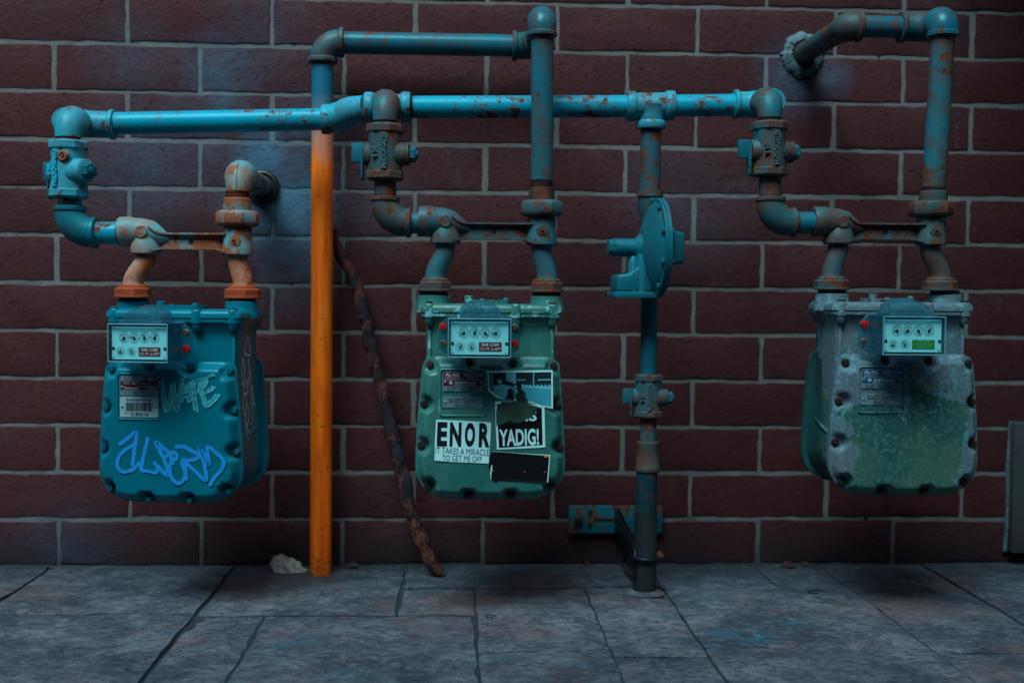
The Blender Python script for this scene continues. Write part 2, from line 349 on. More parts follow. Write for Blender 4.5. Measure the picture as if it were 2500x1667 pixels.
M['tag_blue'] = flat('blue_marker_paint', lin(20,146,226), .45, var=.1)
M['tag_pale'] = flat('scratched_pale_marker', lin(64,196,214), .6, var=.25, scale=200)
M['tag_white'] = flat('white_marker_line', lin(226,246,250), .6)
M['chalk'] = flat('faint_chalk_scrawl', lin(70,72,86), .9)
M['leaf'] = flat('dead_leaf_brown', lin(46,24,18), .85, var=.3)
M['pebble'] = flat('pale_pebble', lin(140,150,152), .9, var=.2)
M['grit'] = flat('mixed_grit', lin(58,54,54), .95, var=.55, scale=120)
M['case_edge'] = flat('frosted_plastic_edge', lin(96,160,172), .35)
M['wire'] = flat('black_wire', lin(14,16,20), .5)
def clear_mat(name, tint, amount):
    t = NT(name)
    tr = t.n('ShaderNodeBsdfTransparent'); tr.inputs[0].default_value = tint
    gl = t.n('ShaderNodeBsdfGlossy'); gl.inputs['Roughness'].default_value = .12; gl.inputs[0].default_value = (.75, .9, .95, 1)
    df = t.n('ShaderNodeBsdfDiffuse'); df.inputs[0].default_value = lin(60,130,150)
    m1 = t.n('ShaderNodeMixShader'); m1.inputs[0].default_value = amount
    t.t.links.new(tr.outputs[0], m1.inputs[1]); t.t.links.new(df.outputs[0], m1.inputs[2])
    lw = t.n('ShaderNodeLayerWeight'); fr = t.math('ADD', t.math('MULTIPLY', t.math('POWER', lw.outputs['Facing'], 4.0), .35), .03)
    m2 = t.n('ShaderNodeMixShader'); t.t.links.new(fr, m2.inputs[0])
    t.t.links.new(m1.outputs[0], m2.inputs[1]); t.t.links.new(gl.outputs[0], m2.inputs[2]); t.t.links.new(m2.outputs[0], t.out.inputs[0])
    return t.m
M['clear'] = clear_mat('clear_plastic_cover', (.985, .99, .99, 1), .01)
M['clear_side'] = clear_mat('aged_clear_plastic', (.66, .80, .84, 1), .22)
M['clear_dome'] = clear_mat('smoky_clear_plastic', (.55, .70, .75, 1), .26)

# ------------------------------------------------------------------ mesh builder
class MB:
    def __init__(s): s.v = []; s.f = []
    def loft(s, rings, cap0=True, cap1=True, closed=True):
        b = len(s.v); n = len(rings[0])
        for r in rings: s.v.extend(Vector(p) for p in r)
        for i in range(len(rings)-1):
            for j in range(n if closed else n-1):
                k = (j+1) % n
                s.f.append((b+i*n+j, b+i*n+k, b+(i+1)*n+k, b+(i+1)*n+j))
        if cap0: s.f.append(tuple(b+j for j in reversed(range(n))))
        if cap1: s.f.append(tuple(b+(len(rings)-1)*n+j for j in range(n)))
        return s
    def tube(s, path, rad, seg=28, cap=True, wob=0):
        path = [Vector(p) for p in path]; N = len(path)
        if not hasattr(rad, '__len__'): rad = [rad]*N
        t0 = (path[1]-path[0]).normalized()
        a = Vector((0,0,1)) if abs(t0.z) < .8 else Vector((0,1,0))
        u = (a - t0*a.dot(t0)).normalized(); rings = []
        for i in range(N):
            t = (path[min(i+1,N-1)]-path[max(i-1,0)]).normalized()
            u = (u - t*u.dot(t)).normalized(); w = t.cross(u)
            rings.append([path[i]+(u*math.cos(2*PI*j/seg)+w*math.sin(2*PI*j/seg))*(rad[i]*(1+(random.uniform(-wob,wob) if wob else 0))) for j in range(seg)])
        return s.loft(rings, cap, cap)
    def lathe(s, p, ax, prof, seg=32, cap=True, rot=0.0):
        p = Vector(p); ax = Vector(ax).normalized()
        a = Vector((0,0,1)) if abs(ax.z) < .8 else Vector((0,1,0))
        u = (a-ax*a.dot(ax)).normalized(); w = ax.cross(u)
        rings = [[p+ax*t+(u*math.cos(2*PI*j/seg+rot)+w*math.sin(2*PI*j/seg+rot))*r for j in range(seg)] for t, r in prof]
        return s.loft(rings, cap, cap)
    def hexnut(s, p, ax, h, r, sides=6, rot=0.0):
        s.lathe(p, ax, [(0, r*.86), (h*.10, r*.96), (h*.2, r), (h*.8, r), (h*.9, r*.96), (h, r*.86)], sides, True, rot); return s
    def box(s, c, sz, R=None):
        c = Vector(c); b = len(s.v)
        for x in (-1,1):
            for y in (-1,1):
                for z in (-1,1):
                    q = Vector((x*sz[0]/2, y*sz[1]/2, z*sz[2]/2)); s.v.append(c+(R@q if R else q))
        s.f += [tuple(b+i for i in q) for q in ((0,1,3,2),(4,6,7,5),(0,4,5,1),(2,3,7,6),(0,2,6,4),(1,5,7,3))]; return s
    def prism(s, pts, M4, d0, d1):
        """outline pts (a, b) pushed from d0 to d1 along the third axis of M4 (a callable mapping (a,b,d) to a point)"""
        return s.loft([[M4(a,b,d0) for a,b in pts], [M4(a,b,d1) for a,b in pts]])
    def build(s, name, mat, parent=None, bevel=0, seg=2, sharp=38, smooth=True, world=False):
        off = ORG.get(parent, Vector()) if (world and parent) else Vector()
        me = bpy.data.meshes.new(name); me.from_pydata([tuple(v-off) for v in s.v], [], s.f)
        bm = bmesh.new(); bm.from_mesh(me); bmesh.ops.recalc_face_normals(bm, faces=bm.faces)
        if bevel:
            ed = [e for e in bm.edges if len(e.link_faces) == 2 and e.calc_face_angle() > .6]
            bmesh.ops.bevel(bm, geom=ed, offset=bevel, segments=seg, affect='EDGES', profile=.5, clamp_overlap=True)
        bm.to_mesh(me); bm.free()
        if smooth:
            me.polygons.foreach_set('use_smooth', [True]*len(me.polygons)); me.set_sharp_from_angle(angle=math.radians(sharp))
        me.materials.append(M[mat] if isinstance(mat, str) else mat)
        return put(name, me, parent)
ORG = {}
def put(name, me, parent=None):
    o = bpy.data.objects.new(name, me); COL.objects.link(o)
    if parent: o.parent = parent; ORG[o] = ORG.get(parent, Vector())
    return o
def tag(o, label=None, cat=None, group=None, kind=None):
    for k, v in (('label', label), ('category', cat), ('group', group), ('kind', kind)):
        if v: o[k] = v
    return o
def thing(name, label, cat, loc, rotz=0, group=None):
    o = bpy.data.objects.new(name, None); COL.objects.link(o); o.empty_display_size = .05
    o.location = loc; o.rotation_euler = (0, 0, rotz); ORG[o] = Vector(loc)
    return tag(o, label, cat, group)

_tc = {}
def text_mesh(body, bold=0.0, ext=0.0):
    key = (body, bold, ext)
    if key in _tc: return _tc[key]
    cu = bpy.data.curves.new('lettering', 'FONT'); cu.body = body; cu.size = 1.0; cu.offset = bold; cu.extrude = ext
    cu.align_x = 'CENTER'; cu.resolution_u = 3
    ob = bpy.data.objects.new('lettering', cu); COL.objects.link(ob)
    dg = bpy.context.evaluated_depsgraph_get(); me = bpy.data.meshes.new_from_object(ob.evaluated_get(dg))
    vs_ = [v.co.copy() for v in me.vertices]; fs = [tuple(p.vertices) for p in me.polygons]
    bpy.data.objects.remove(ob); bpy.data.curves.remove(cu); bpy.data.meshes.remove(me)
    x0 = min(v.x for v in vs_); x1 = max(v.x for v in vs_); y0 = min(v.y for v in vs_); y1 = max(v.y for v in vs_)
    r = ([((v.x-x0)/(x1-x0)-.5, (v.y-y0)/(y1-y0)-.5, v.z) for v in vs_], fs); _tc[key] = r
    return r
def add_text(mb, body, f, w, h, bold=0.0, ext=0.0):
    """lettering fitted to a box w x h; f maps (a, b, d) to a point"""
    vs_, fs = text_mesh(body, bold, ext); b = len(mb.v)
    mb.v.extend(Vector(f(x*w, y*h, z)) for x, y, z in vs_); mb.f.extend(tuple(b+i for i in q) for q in fs)
    return mb
def front(x, z, y, tilt=0.0):
    c, s_ = math.cos(tilt), math.sin(tilt)
    return lambda a, b, d: Vector((x+a*c-b*s_, y-d, z+a*s_+b*c))

def sstep(a, b, x):
    u = max(0., min(1., (x-a)/(b-a))); return u*u*(3-2*u)
# ------------------------------------------------------------------ pipe fittings (added to a builder)
def elbow(mb, C, a, b, r, La, Lb, bandA=True, bandB=True, k=.8, body=1.2, seg=28, neck=False):
    C = Vector(C); a = Vector(a).normalized(); b = Vector(b).normalized(); R = min(La, Lb)*k; rb = r*body
    pts = [C+a*La]; n = 9
    for i in range(n+1):
        t = PI/2*i/n; pts.append(C+a*R*(1-math.sin(t))+b*R*(1-math.cos(t)))
    pts.append(C+b*Lb)
    rads = [rb if bandA else r*1.06]+[rb*(1+.07*math.sin(PI*i/n)) for i in range(n+1)]+[rb if bandB else r*1.06]
    if neck:
        rads = [rb]+[rb*(1.05-.05*i/n)*(1-sstep(.35, 1., i/n))+r*1.07*sstep(.35, 1., i/n) for i in range(n+1)]+[r*1.06]
    mb.tube(pts, rads, seg)
    for on, d, L in ((bandA, a, La), (bandB, b, Lb)):
        if on: band(mb, C+d*(L+.001), -d, r*.42, r*1.36)
    return mb
def band(mb, p, ax, w, r, seg=32):
    return mb.lathe(p, ax, [(0, r*.86), (0, r*.95), (w*.15, r), (w*.8, r), (w, r*.95), (w*1.15, r*.86)], seg)
def threads(mb, p, ax, L, r, n=4, seg=28):
    pr = []
    for i in range(n):
        pr += [(L*(i+.05)/n, r*.95), (L*(i+.5)/n, r*1.02), (L*(i+.95)/n, r*.95)]
    return mb.lathe(p, ax, pr, seg)
def pipe(mb, p, q, r, seg=28):
    return mb.tube([p, q], r, seg)

# ------------------------------------------------------------------ the pavement
def slab(x0, x1, y0, y1, parent, gap=.0035, seed=0, nx=None, ny=None):
    nx = nx or max(3, int((x1-x0)/.035)); ny = ny or max(3, int((y1-y0)/.035))
    mb = MB(); top = []; rnd = random.Random(seed)
    dz = rnd.uniform(-.0026, .0020); tx = rnd.uniform(-.004, .004); ty = rnd.uniform(-.004, .004)
    for j in range(ny+1):
        for i in range(nx+1):
            x = x0+gap+(x1-x0-2*gap)*i/nx; y = y0+gap+(y1-y0-2*gap)*j/ny
            ex = min(i, nx-i); ey = min(j, ny-j)
            p = Vector((x, y, 0)); w = mnoise.noise(p*11)*.004+mnoise.noise(p*37)*.0034+max(0, mnoise.noise(p*18+Vector((7,3,1)))-.25)*.010*(1 if (ex == 0 and i == 0) or (ey == 0 and j == 0) else -1)
            if ex == 0 and ey > 0: x += w
            if ey == 0 and ex > 0: y += w
            z = mnoise.noise(p*7)*.0036+mnoise.noise(p*21+Vector((3,1,0)))*.0016+dz+tx*(x-x0)+ty*(y-y0)
            if ex == 0 or ey == 0: z -= .0035
            mb.v.append(Vector((x, y, z)))
    W_ = nx+1
    for j in range(ny):
        for i in range(nx): mb.f.append((j*W_+i, j*W_+i+1, (j+1)*W_+i+1, (j+1)*W_+i))
    edge = [i for i in range(nx+1)]+[j*W_+nx for j in range(1, ny+1)]+[ny*W_+i for i in range(nx-1, -1, -1)]+[j*W_ for j in range(ny-1, 0, -1)]
    b = len(mb.v); mb.v += [Vector((mb.v[i].x, mb.v[i].y, -.03)) for i in edge]
    for k in range(len(edge)):
        k2 = (k+1) % len(edge); mb.f.append((edge[k], b+k, b+k2, edge[k2]))
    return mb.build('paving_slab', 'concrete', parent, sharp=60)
def ground():
    mb = MB(); mb.loft([[(-40,.6,-.007),(40,.6,-.007)],[(-40,-60,-.007),(40,-60,-.007)]], False, False, False)
    g = mb.build('pavement', 'joint'); tag(g, kind='structure')
    R = [(-.016,.377,-.375,.03), (.377,.748,-.375,.03), (.748,1.278,-.19,.03), (.748,.894,-.375,-.19), (.506,.894,-1.02,-.375),
         (.894,1.118,-.605,-.19), (.894,1.118,-1.1,-.605), (1.118,1.278,-.632,-.19), (1.118,1.278,-1.1,-.632),
         (1.278,1.518,-.18,.03), (1.518,1.666,-.18,.03), (1.278,1.666,-.588,-.18), (1.278,1.666,-1.1,-.588),
         (1.666,1.897,-.62,.03), (1.666,1.897,-1.1,-.62), (1.897,2.30,-.47,.03), (1.897,2.30,-1.1,-.47),
         (-.016,.377,-1.0,-.375), (.377,.506,-1.02,-.375), (-.45,-.016,-.57,.03), (-.45,-.016,-1.0,-.57), (-.9,-.45,-.4,.03), (-.9,-.45,-1.0,-.4),
         (2.30,2.75,-.6,.03), (2.30,2.75,-1.1,-.6)]
    rnd = random.Random(3); x = -.9
    while x < 2.7:
        w = rnd.choice((.28,.42,.5)); x1 = min(2.75, x+w)
        if 2.75-x1 < .15: x1 = 2.75
        ymid = -1.4-rnd.uniform(0,.3); top = -1.0 if x1 <= .378 else -1.1
        R.append((x, x1, ymid, -1.1)); R.append((x, x1, -2.1, ymid)); x = x1
    # slabs of the nearer rows end at y = -1.1: fill the short ones
    R += [(-.9,-.45,-1.1,-1.0), (-.45,-.016,-1.1,-1.0), (-.016,.377,-1.1,-1.0), (.377,.506,-1.1,-1.02), (.506,.894,-1.1,-1.02)]
    gaps = {(.377,.748):.005}
    for i, (a, b, c, d) in enumerate(R): slab(a, b, c, d, g, .0040 if a in (.377,) or b in (.377,) else .0022, i)
    far = MB(); far.loft([[(-40,-2.106,-.004),(40,-2.106,-.004)],[(-40,-60,-.004),(40,-60,-.004)]], False, False, False)
    far.loft([[(-40,.6,-.004),(-.905,.6,-.004)],[(-40,-2.106,-.004),(-.905,-2.106,-.004)]], False, False, False)
    far.loft([[(2.755,.6,-.004),(40,.6,-.004)],[(2.755,-2.106,-.004),(40,-2.106,-.004)]], False, False, False)
    o = far.build('far_paving', 'concrete', g); tag(o, kind='stuff')
ground()

# ------------------------------------------------------------------ the brick wall
BL, BH, JT = .3048, .1016, .0088
def brick_mesh(L, seed, nx=12, nz=5, deep=.06):
    rnd = random.Random(seed); mb = MB(); lx, lz = L-JT, BH-JT
    def ring(ins, y, wob):
        pts = []
        for i in range(nx): pts.append((-lx/2+ins+(lx-2*ins)*i/nx, -lz/2+ins))
        for j in range(nz): pts.append((lx/2-ins, -lz/2+ins+(lz-2*ins)*j/nz))
        for i in range(nx): pts.append((lx/2-ins-(lx-2*ins)*i/nx, lz/2-ins))
        for j in range(nz): pts.append((-lx/2+ins, lz/2-ins-(lz-2*ins)*j/nz))
        return [Vector((x, y, z)) for x, z in pts]
    wob = [(rnd.uniform(-1,1)*.0017, rnd.uniform(-1,1)*.0016) for _ in range(2*(nx+nz))]
    rings = []
    for ins, y, k in ((0, deep, 1), (0, .0022, 1), (.0010, .0004, 1), (.004, -.0002, .6)):
        rings.append([Vector((p.x+w[0]*k, p.y+rnd.uniform(-1,1)*.0004, p.z+w[1]*k)) for p, w in zip(ring(ins, y, 0), wob)])
    mb.loft(rings, False, True); return mb
def wall():
    mm = MB(); x0, x1, zt = -3.6, 6.1, 3.05
    nx, nz = 120, 40
    mm.v = [Vector((x0+(x1-x0)*i/nx,  .0018, -.02+(zt+.02)*j/nz)) for j in range(nz+1) for i in range(nx+1)]
    mm.f = [(j*(nx+1)+i, j*(nx+1)+i+1, (j+1)*(nx+1)+i+1, (j+1)*(nx+1)+i) for j in range(nz) for i in range(nx)]
    root = thing('brick_wall', 'long dark maroon brick wall with grey mortar behind the gas meters', 'wall', (0, 0, 0))
    mm.build('mortar_bed', 'mortar', root)
    bk = MB(); bk.box((1.25, .14, 1.5), (9.7, .13, 3.1)); bk.build('wall_core', 'mortar', root)
    var = []
    for s_ in range(8):
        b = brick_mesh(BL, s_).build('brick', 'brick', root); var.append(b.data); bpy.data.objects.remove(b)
    rnd = random.Random(5); extra = MB(); i0 = 0
    for k in range(1, 31):
        odd = k % 2
        for j in range(-12, 20):
            xc = j*BL + (BL/2 if odd else 0.0)
            if xc < x0+.15 or xc > x1-.15: continue
            zc = (k-.5)*BH
            if -.75 < xc < 2.8 and k <= 15:
                o = bpy.data.objects.new('brick', rnd.choice(var)); COL.objects.link(o); o.parent = root
                o.location = (xc+rnd.uniform(-.0015,.0015), rnd.uniform(-.0008,.0006), zc+rnd.uniform(-.0011,.0011))
                o.rotation_euler = (rnd.uniform(-.004,.004), rnd.uniform(-.003,.003), rnd.uniform(-.003,.003))
                if rnd.random() < .5: o.rotation_euler.y += PI; 
            else: extra.box((xc, .03, zc), (BL-JT, .06, BH-JT))
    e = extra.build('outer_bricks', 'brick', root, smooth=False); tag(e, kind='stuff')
wall()

def sky_blocker():
    mb = MB(); mb.box((1, -3.15, 1.7), (40, .4, 3.4)); o = mb.build('added_sky_blocker', 'brick', smooth=False); tag(o, kind='structure')  # unseen wall added behind the camera to block low sky and sun
sky_blocker()
def shade_blocker():
    root = thing('added_shade_canopy', 'grey concrete canopy added out of view to shade the right end of the wall', 'shade_blocker', (3.2, -.5, 1.75))
    mb = MB(); mb.box((3.2, -.65, 1.83), (2.7, 1.3, .16)); mb.build('slab', 'pier', root, bevel=.01, world=True)  # unseen slab, added only to darken the right side
shade_blocker()
# grey pier standing against the wall at the right
def pier():
    root = thing('concrete_pier', 'grey concrete pier edge at the right end of the brick wall', 'pier', W(2470, 1385, -.06).to_tuple())
    p0 = W(2474, 1200, -.03); zt = W(2474, 1042, -.03).z
    mb = MB(); mb.box((p0.x+.35, -.015, (zt+.02)/2+.01), (.7, .03, zt-.02)); mb.build('block', 'pier', root, bevel=.004, world=True)
    mb = MB(); mb.tube([(p0.x-.003, -.004, .03), (p0.x+.002, -.006, .12), (p0.x-.001, -.004, .22), (p0.x+.003, -.005, zt+.01)], [.005,.006,.005,.004], 8); mb.build('mortar_bead', 'patch', root, world=True)
pier()

# ------------------------------------------------------------------ header pipe
R42 = .0211
YH, YHL, YC, YL, YR, YB = -.235, -.20, -.32, -.27, -.33, -.075
def header():
    a = W(265, 302, YHL); b = W(800, 291.5, YHL)
    root = thing('header_pipe', 'bright cyan header pipe running level across the wall above the meters', 'pipe', a)
    c = W(905, 263, YH); d = W(1800, 257, YH); rh = 27./SC(1300, 262, YH); rl = 27./SC(500, 297, YHL)
    mb = MB(); pipe(mb, a, b, rl); mb.build('pipe', 'header', root, world=True)
    # offset elbow between the two lengths
    e0 = W(790, 291, YHL); e1 = W(835, 284, YHL-.004); e2 = W(862, 270, YH+.01); e3 = W(893, 264, YH)
    mb = MB(); mb.tube([e0, e0.lerp(e1, .5), e1, e1.lerp(e2, .5)+Vector((0,0,.0)), e2, e3], [rl*1.12, rl*1.24, rl*1.36, rl*1.38, rl*1.26, rl*1.12])
    band(mb, W(786, 291.5, YHL), X_, .018, rl*1.36); band(mb, W(893, 264, YH), X_, .004, rl*1.2); mb.build('elbow', 'header_fit', root, world=True)
    # tee above the middle valve
    mb = MB(); t0 = W(890, 263, YH); t1 = W(1002, 262, YH); pipe(mb, t0, t1, rh*1.2)
    band(mb, t0, X_, .017, rh*1.38); band(mb, t1, -X_, .017, rh*1.38)
    tc = W(941, 262, YH); mb.tube([tc, tc-Y_*.055], rh*1.16); mb.build('tee', 'header_fit', root, world=True)
    e = W(1562, 259.5, YH); mb = MB(); threads(mb, W(1003, 262, YH), X_, .008, rh*1.01, 4); mb.build('threads', 'thread', root, world=True)
    mb = MB(); pipe(mb, W(1008, 262, YH), W(1535, 260, YH), rh); mb.build('pipe', 'header', root, world=True)
    # tee over the regulator line
    mb = MB(); t0 = W(1530, 260, YH); t1 = W(1646, 259, YH); pipe(mb, t0, t1, rh*1.2)
    band(mb, t0, X_, .017, rh*1.36); band(mb, t1, -X_, .017, rh*1.36)
    tc = W(1590, 259, YH); tb = W(1589, 316, YH)
    mb.tube([tc, tc.lerp(tb, .4), tb], [rh*1.45, rh*1.22, rh*1.2]); band(mb, tb, Z_, .015, rh*1.36); mb.build('tee', 'header_fit', root, world=True)
    mb = MB(); pipe(mb, W(1648, 259, YH), W(1795, 257, YH), rh); mb.build('pipe', 'header', root, world=True)
    # end elbows that turn towards the viewer
    for (px, py, Y, rr, sgn) in ((178, 303, YHL, rl, 1), (1872, 257, YH, rh, -1)):
        C = W(px, py, Y); Lx = abs((W(279 if sgn > 0 else 1792, py, Y)-C).x)
        mb = MB(); elbow(mb, C, X_*sgn, -Y_, rr, Lx, .052, True, False, body=1.18); mb.build('elbow', 'header_fit', root, world=True)
    return rl, rh
RL, RH = header()

# ------------------------------------------------------------------ valve drops: front elbow, valve, lower elbow
def drop(label_v, label_p, cx, ye, y_thr, yv0, yv1, yelb, x_end, Y, rotz, mats, ytop_off=0.0):
    """cx pixel of the drop, ye front elbow centre, valve between yv0 and yv1, lower elbow axis at yelb, inlet of the bar at x_end"""
    s = SC(cx, 370, Y); r = 27./s
    C = W(cx, ye, Y)
    root = thing('valve_drop_pipe', label_p, 'pipe', W(cx, yelb, Y), group='drops from the header to the meters')
    mb = MB(); elbow(mb, C, Y_, -Z_, r, .05, abs(W(cx, y_thr, Y).z-C.z), False, False, k=.95, body=1.28, neck=True)
    mb.build('elbow', mats[0], root, world=True)
    mb = MB(); p = W(cx, y_thr-3, Y); q = W(cx, yv0+2, Y); threads(mb, p, -Z_, p.z-q.z, r*1.02, 4); mb.build('threads', mats[3], root, world=True)
    E = W(cx+4-4, yelb, Y); xe = W(x_end, yelb, Y)
    mb = MB(); p = W(cx, yv1-2, Y); pipe(mb, p, E+Z_*.045, r); mb.build('nipple', mats[1], root, world=True)
    mb = MB(); threads(mb, E+Z_*.052, -Z_, .008, r*1.01, 3); mb.build('threads', mats[3], root, world=True)
    L = .047; mb = MB(); elbow(mb, E, Z_, X_, r, L, L, True, True, k=.85, body=1.24); mb.build('elbow', mats[1], root, world=True)
    mb = MB(); pipe(mb, E+X_*(L-.004), Vector((xe.x+.006, E.y, E.z)), r*.99); mb.build('nipple', mats[2], root, world=True)
    mb = MB(); threads(mb, E+X_*(L+.001), X_, .006, r*1.01, 3); mb.build('threads', mats[3], root, world=True)
    z0 = W(cx, yv0, Y).z; z1 = W(cx, yv1, Y).z
    valve(label_v, Vector((C.x, Y, (z0+z1)/2)), (z0-z1), rotz, mats[4])
    return E
def valve(label, c, H, rotz, mat, small=False, text=True, plug=False):
    root = thing('shutoff_valve', label, 'valve', c, rotz, 'gas shutoff valves')
    k = H/.107; h = H/2
    mb = MB(); w = .0365*k
    def octo(z0, z1, r): mb.hexnut((0,0,z0), Z_, z1-z0, r, 8, PI/8)
    octo(h-.0185*k, h, w*1.02); octo(-h, -h+.0185*k, w*1.02)
    mb.lathe((0,0,-h+.012*k), Z_, [(0, w*.9), (.008*k, w*.93), (.022*k, w*.86), (.045*k, w*.95), (.062*k, w*.84), (.078*k, w*.9), (.083*k, w*.88)], 32)
    zc = -.004*k
    mb.lathe((-.039*k,0,zc), X_, [(0, .019*k), (.004*k, .022*k), (.02*k, .026*k), (.045*k, .029*k), (.062*k, .027*k), (.076*k, .0215*k), (.081*k, .0205*k)], 32)
    mb.build('body', mat, root, sharp=30)
    mb = MB(); mb.lathe((.0425*k,0,zc), X_, [(0,.0205*k),(.001*k,.0218*k),(.004*k,.0218*k),(.005*k,.0205*k)], 28); mb.build('washer', mat, root)
    mb = MB(); mb.hexnut((.0475*k,0,zc), X_, .0125*k, .0155*k); mb.lathe((.059*k,0,zc), X_, [(0,.008*k),(.004*k,.008*k),(.005*k,.006*k)], 16); mb.build('nut', 'teal_flat', root)
    mb = MB(); mb.box((-.0515*k,0,zc+.003*k), (.024*k,.012*k,.036*k)); mb.build('lever_head', 'teal_flat', root, bevel=.0015)
    mb = MB(); mb.prism([(-.012,.012),(.012,.012),(.010,-.046),(.004,-.05),(-.004,-.05),(-.010,-.046)], lambda a, b, d: Vector((d, a*k-.003, b*k+zc)), -.0445*k, -.0405*k)
    mb.build('lock_wing', 'teal_flat', root, bevel=.001)
    mb = MB(); mb.lathe((-.0402*k,-.008,zc-.028*k), X_, [(0,.0045*k),(-.0048*k,.0045*k)], 14); mb.build('lock_hole', 'hole', root)
    if text:
        mb = MB()
        f = lambda a, b, d: Vector((.003-b, -(.0352*k)-d, a+zc+.004*k))
        add_text(mb, 'McDONALD', f, .066*k, .0095*k, .03, .0016)
        f = lambda a, b, d: Vector((-.0150*k-b, -(.0318*k)-d, a+zc+.003*k)); add_text(mb, '1¼', f, .020*k, .0115*k, .03, .0020)
        mb.build('cast_lettering', 'cast_cyan' if plug else 'cast_text', root, smooth=False)
        mb = MB(); mb.lathe((0,-.0325*k,-.034*k), -Y_, [(0,.004),(.002,.0035),(.0028,.001)], 14); mb.build('cast_dot', mat, root)
    if plug:
        mb = MB(); mb.lathe((.017*k,-.0265*k,.022*k), Vector((.25,-1,0)), [(-.004,.011),(.004,.0105),(.006,.009),(.0062,.006),(.003,.0055)], 20); mb.build('test_plug', 'left_pale', root)
        mb = MB(); mb.lathe((.0185*k,-.0315*k,.022*k), Vector((.25,-1,0)), [(-.001,.0035),(.0022,.003)], 12); mb.build('plug_core', 'thread_red', root)
    return root

# left drop
def left_drop():
    Y = YL; cx = 166; s = SC(cx, 370, Y); r = 28.5/s
    root = thing('valve_drop_pipe', 'bright cyan drop pipe at the far left beside the leftmost meter', 'pipe', W(cx, 568, Y), group='drops from the header to the meters')
    C = W(cx, 293, Y); mb = MB(); elbow(mb, C, Y_, -Z_, r, .05, abs(W(cx, 336, Y).z-C.z), False, False, k=.95, body=1.32, neck=True); mb.build('elbow', 'header_fit', root, world=True)
    mb = MB(); p = W(cx, 330, Y); q = W(cx, 346, Y); threads(mb, p, -Z_, p.z-q.z, r, 4); mb.build('threads', 'thread_red', root, world=True)
    E = W(171, 568, Y); mb = MB(); pipe(mb, W(171, 480, Y), E+Z_*.045, r*.98); mb.build('nipple', 'header_fit', root, world=True)
    mb = MB(); threads(mb, E+Z_*.053, -Z_, .007, r, 3); mb.build('threads', 'thread', root, world=True)
    L = .049; mb = MB(); elbow(mb, E, Z_, X_, r, L, L, True, True, k=.85, body=1.24)
    mb.build('elbow', 'teal_flat', root, world=True)
    xe = W(280, 568, Y); mb = MB(); pipe(mb, E+X_*(L-.004), Vector((xe.x+.006, E.y, E.z)), r*.97); mb.build('nipple', 'header', root, world=True)
    z0 = W(cx, 344, Y).z; z1 = W(cx, 485, Y).z
    valve('smooth bright cyan shutoff valve at the far left above the leftmost meter', Vector((W(168, 410, Y).x, Y, (z0+z1)/2)), z0-z1, math.radians(-30), 'header_fit', text=True, plug=True)
left_drop()
OLD = ('teal_worn', 'teal_old', 'teal_flat', 'thread', 'teal_old')
drop('grimy teal cast shutoff valve hanging above the middle meter', 'grimy teal drop pipe with elbows between the header and the middle meter', 940, 248, 296, 304, 441, 543, 1026, YC, math.radians(-4), OLD)
drop('grimy teal cast shutoff valve hanging above the rightmost meter', 'grimy teal drop pipe with elbows between the header and the rightmost meter', 1880, 243, 289, 298, 432, 543, 1993, YR, math.radians(6), OLD)

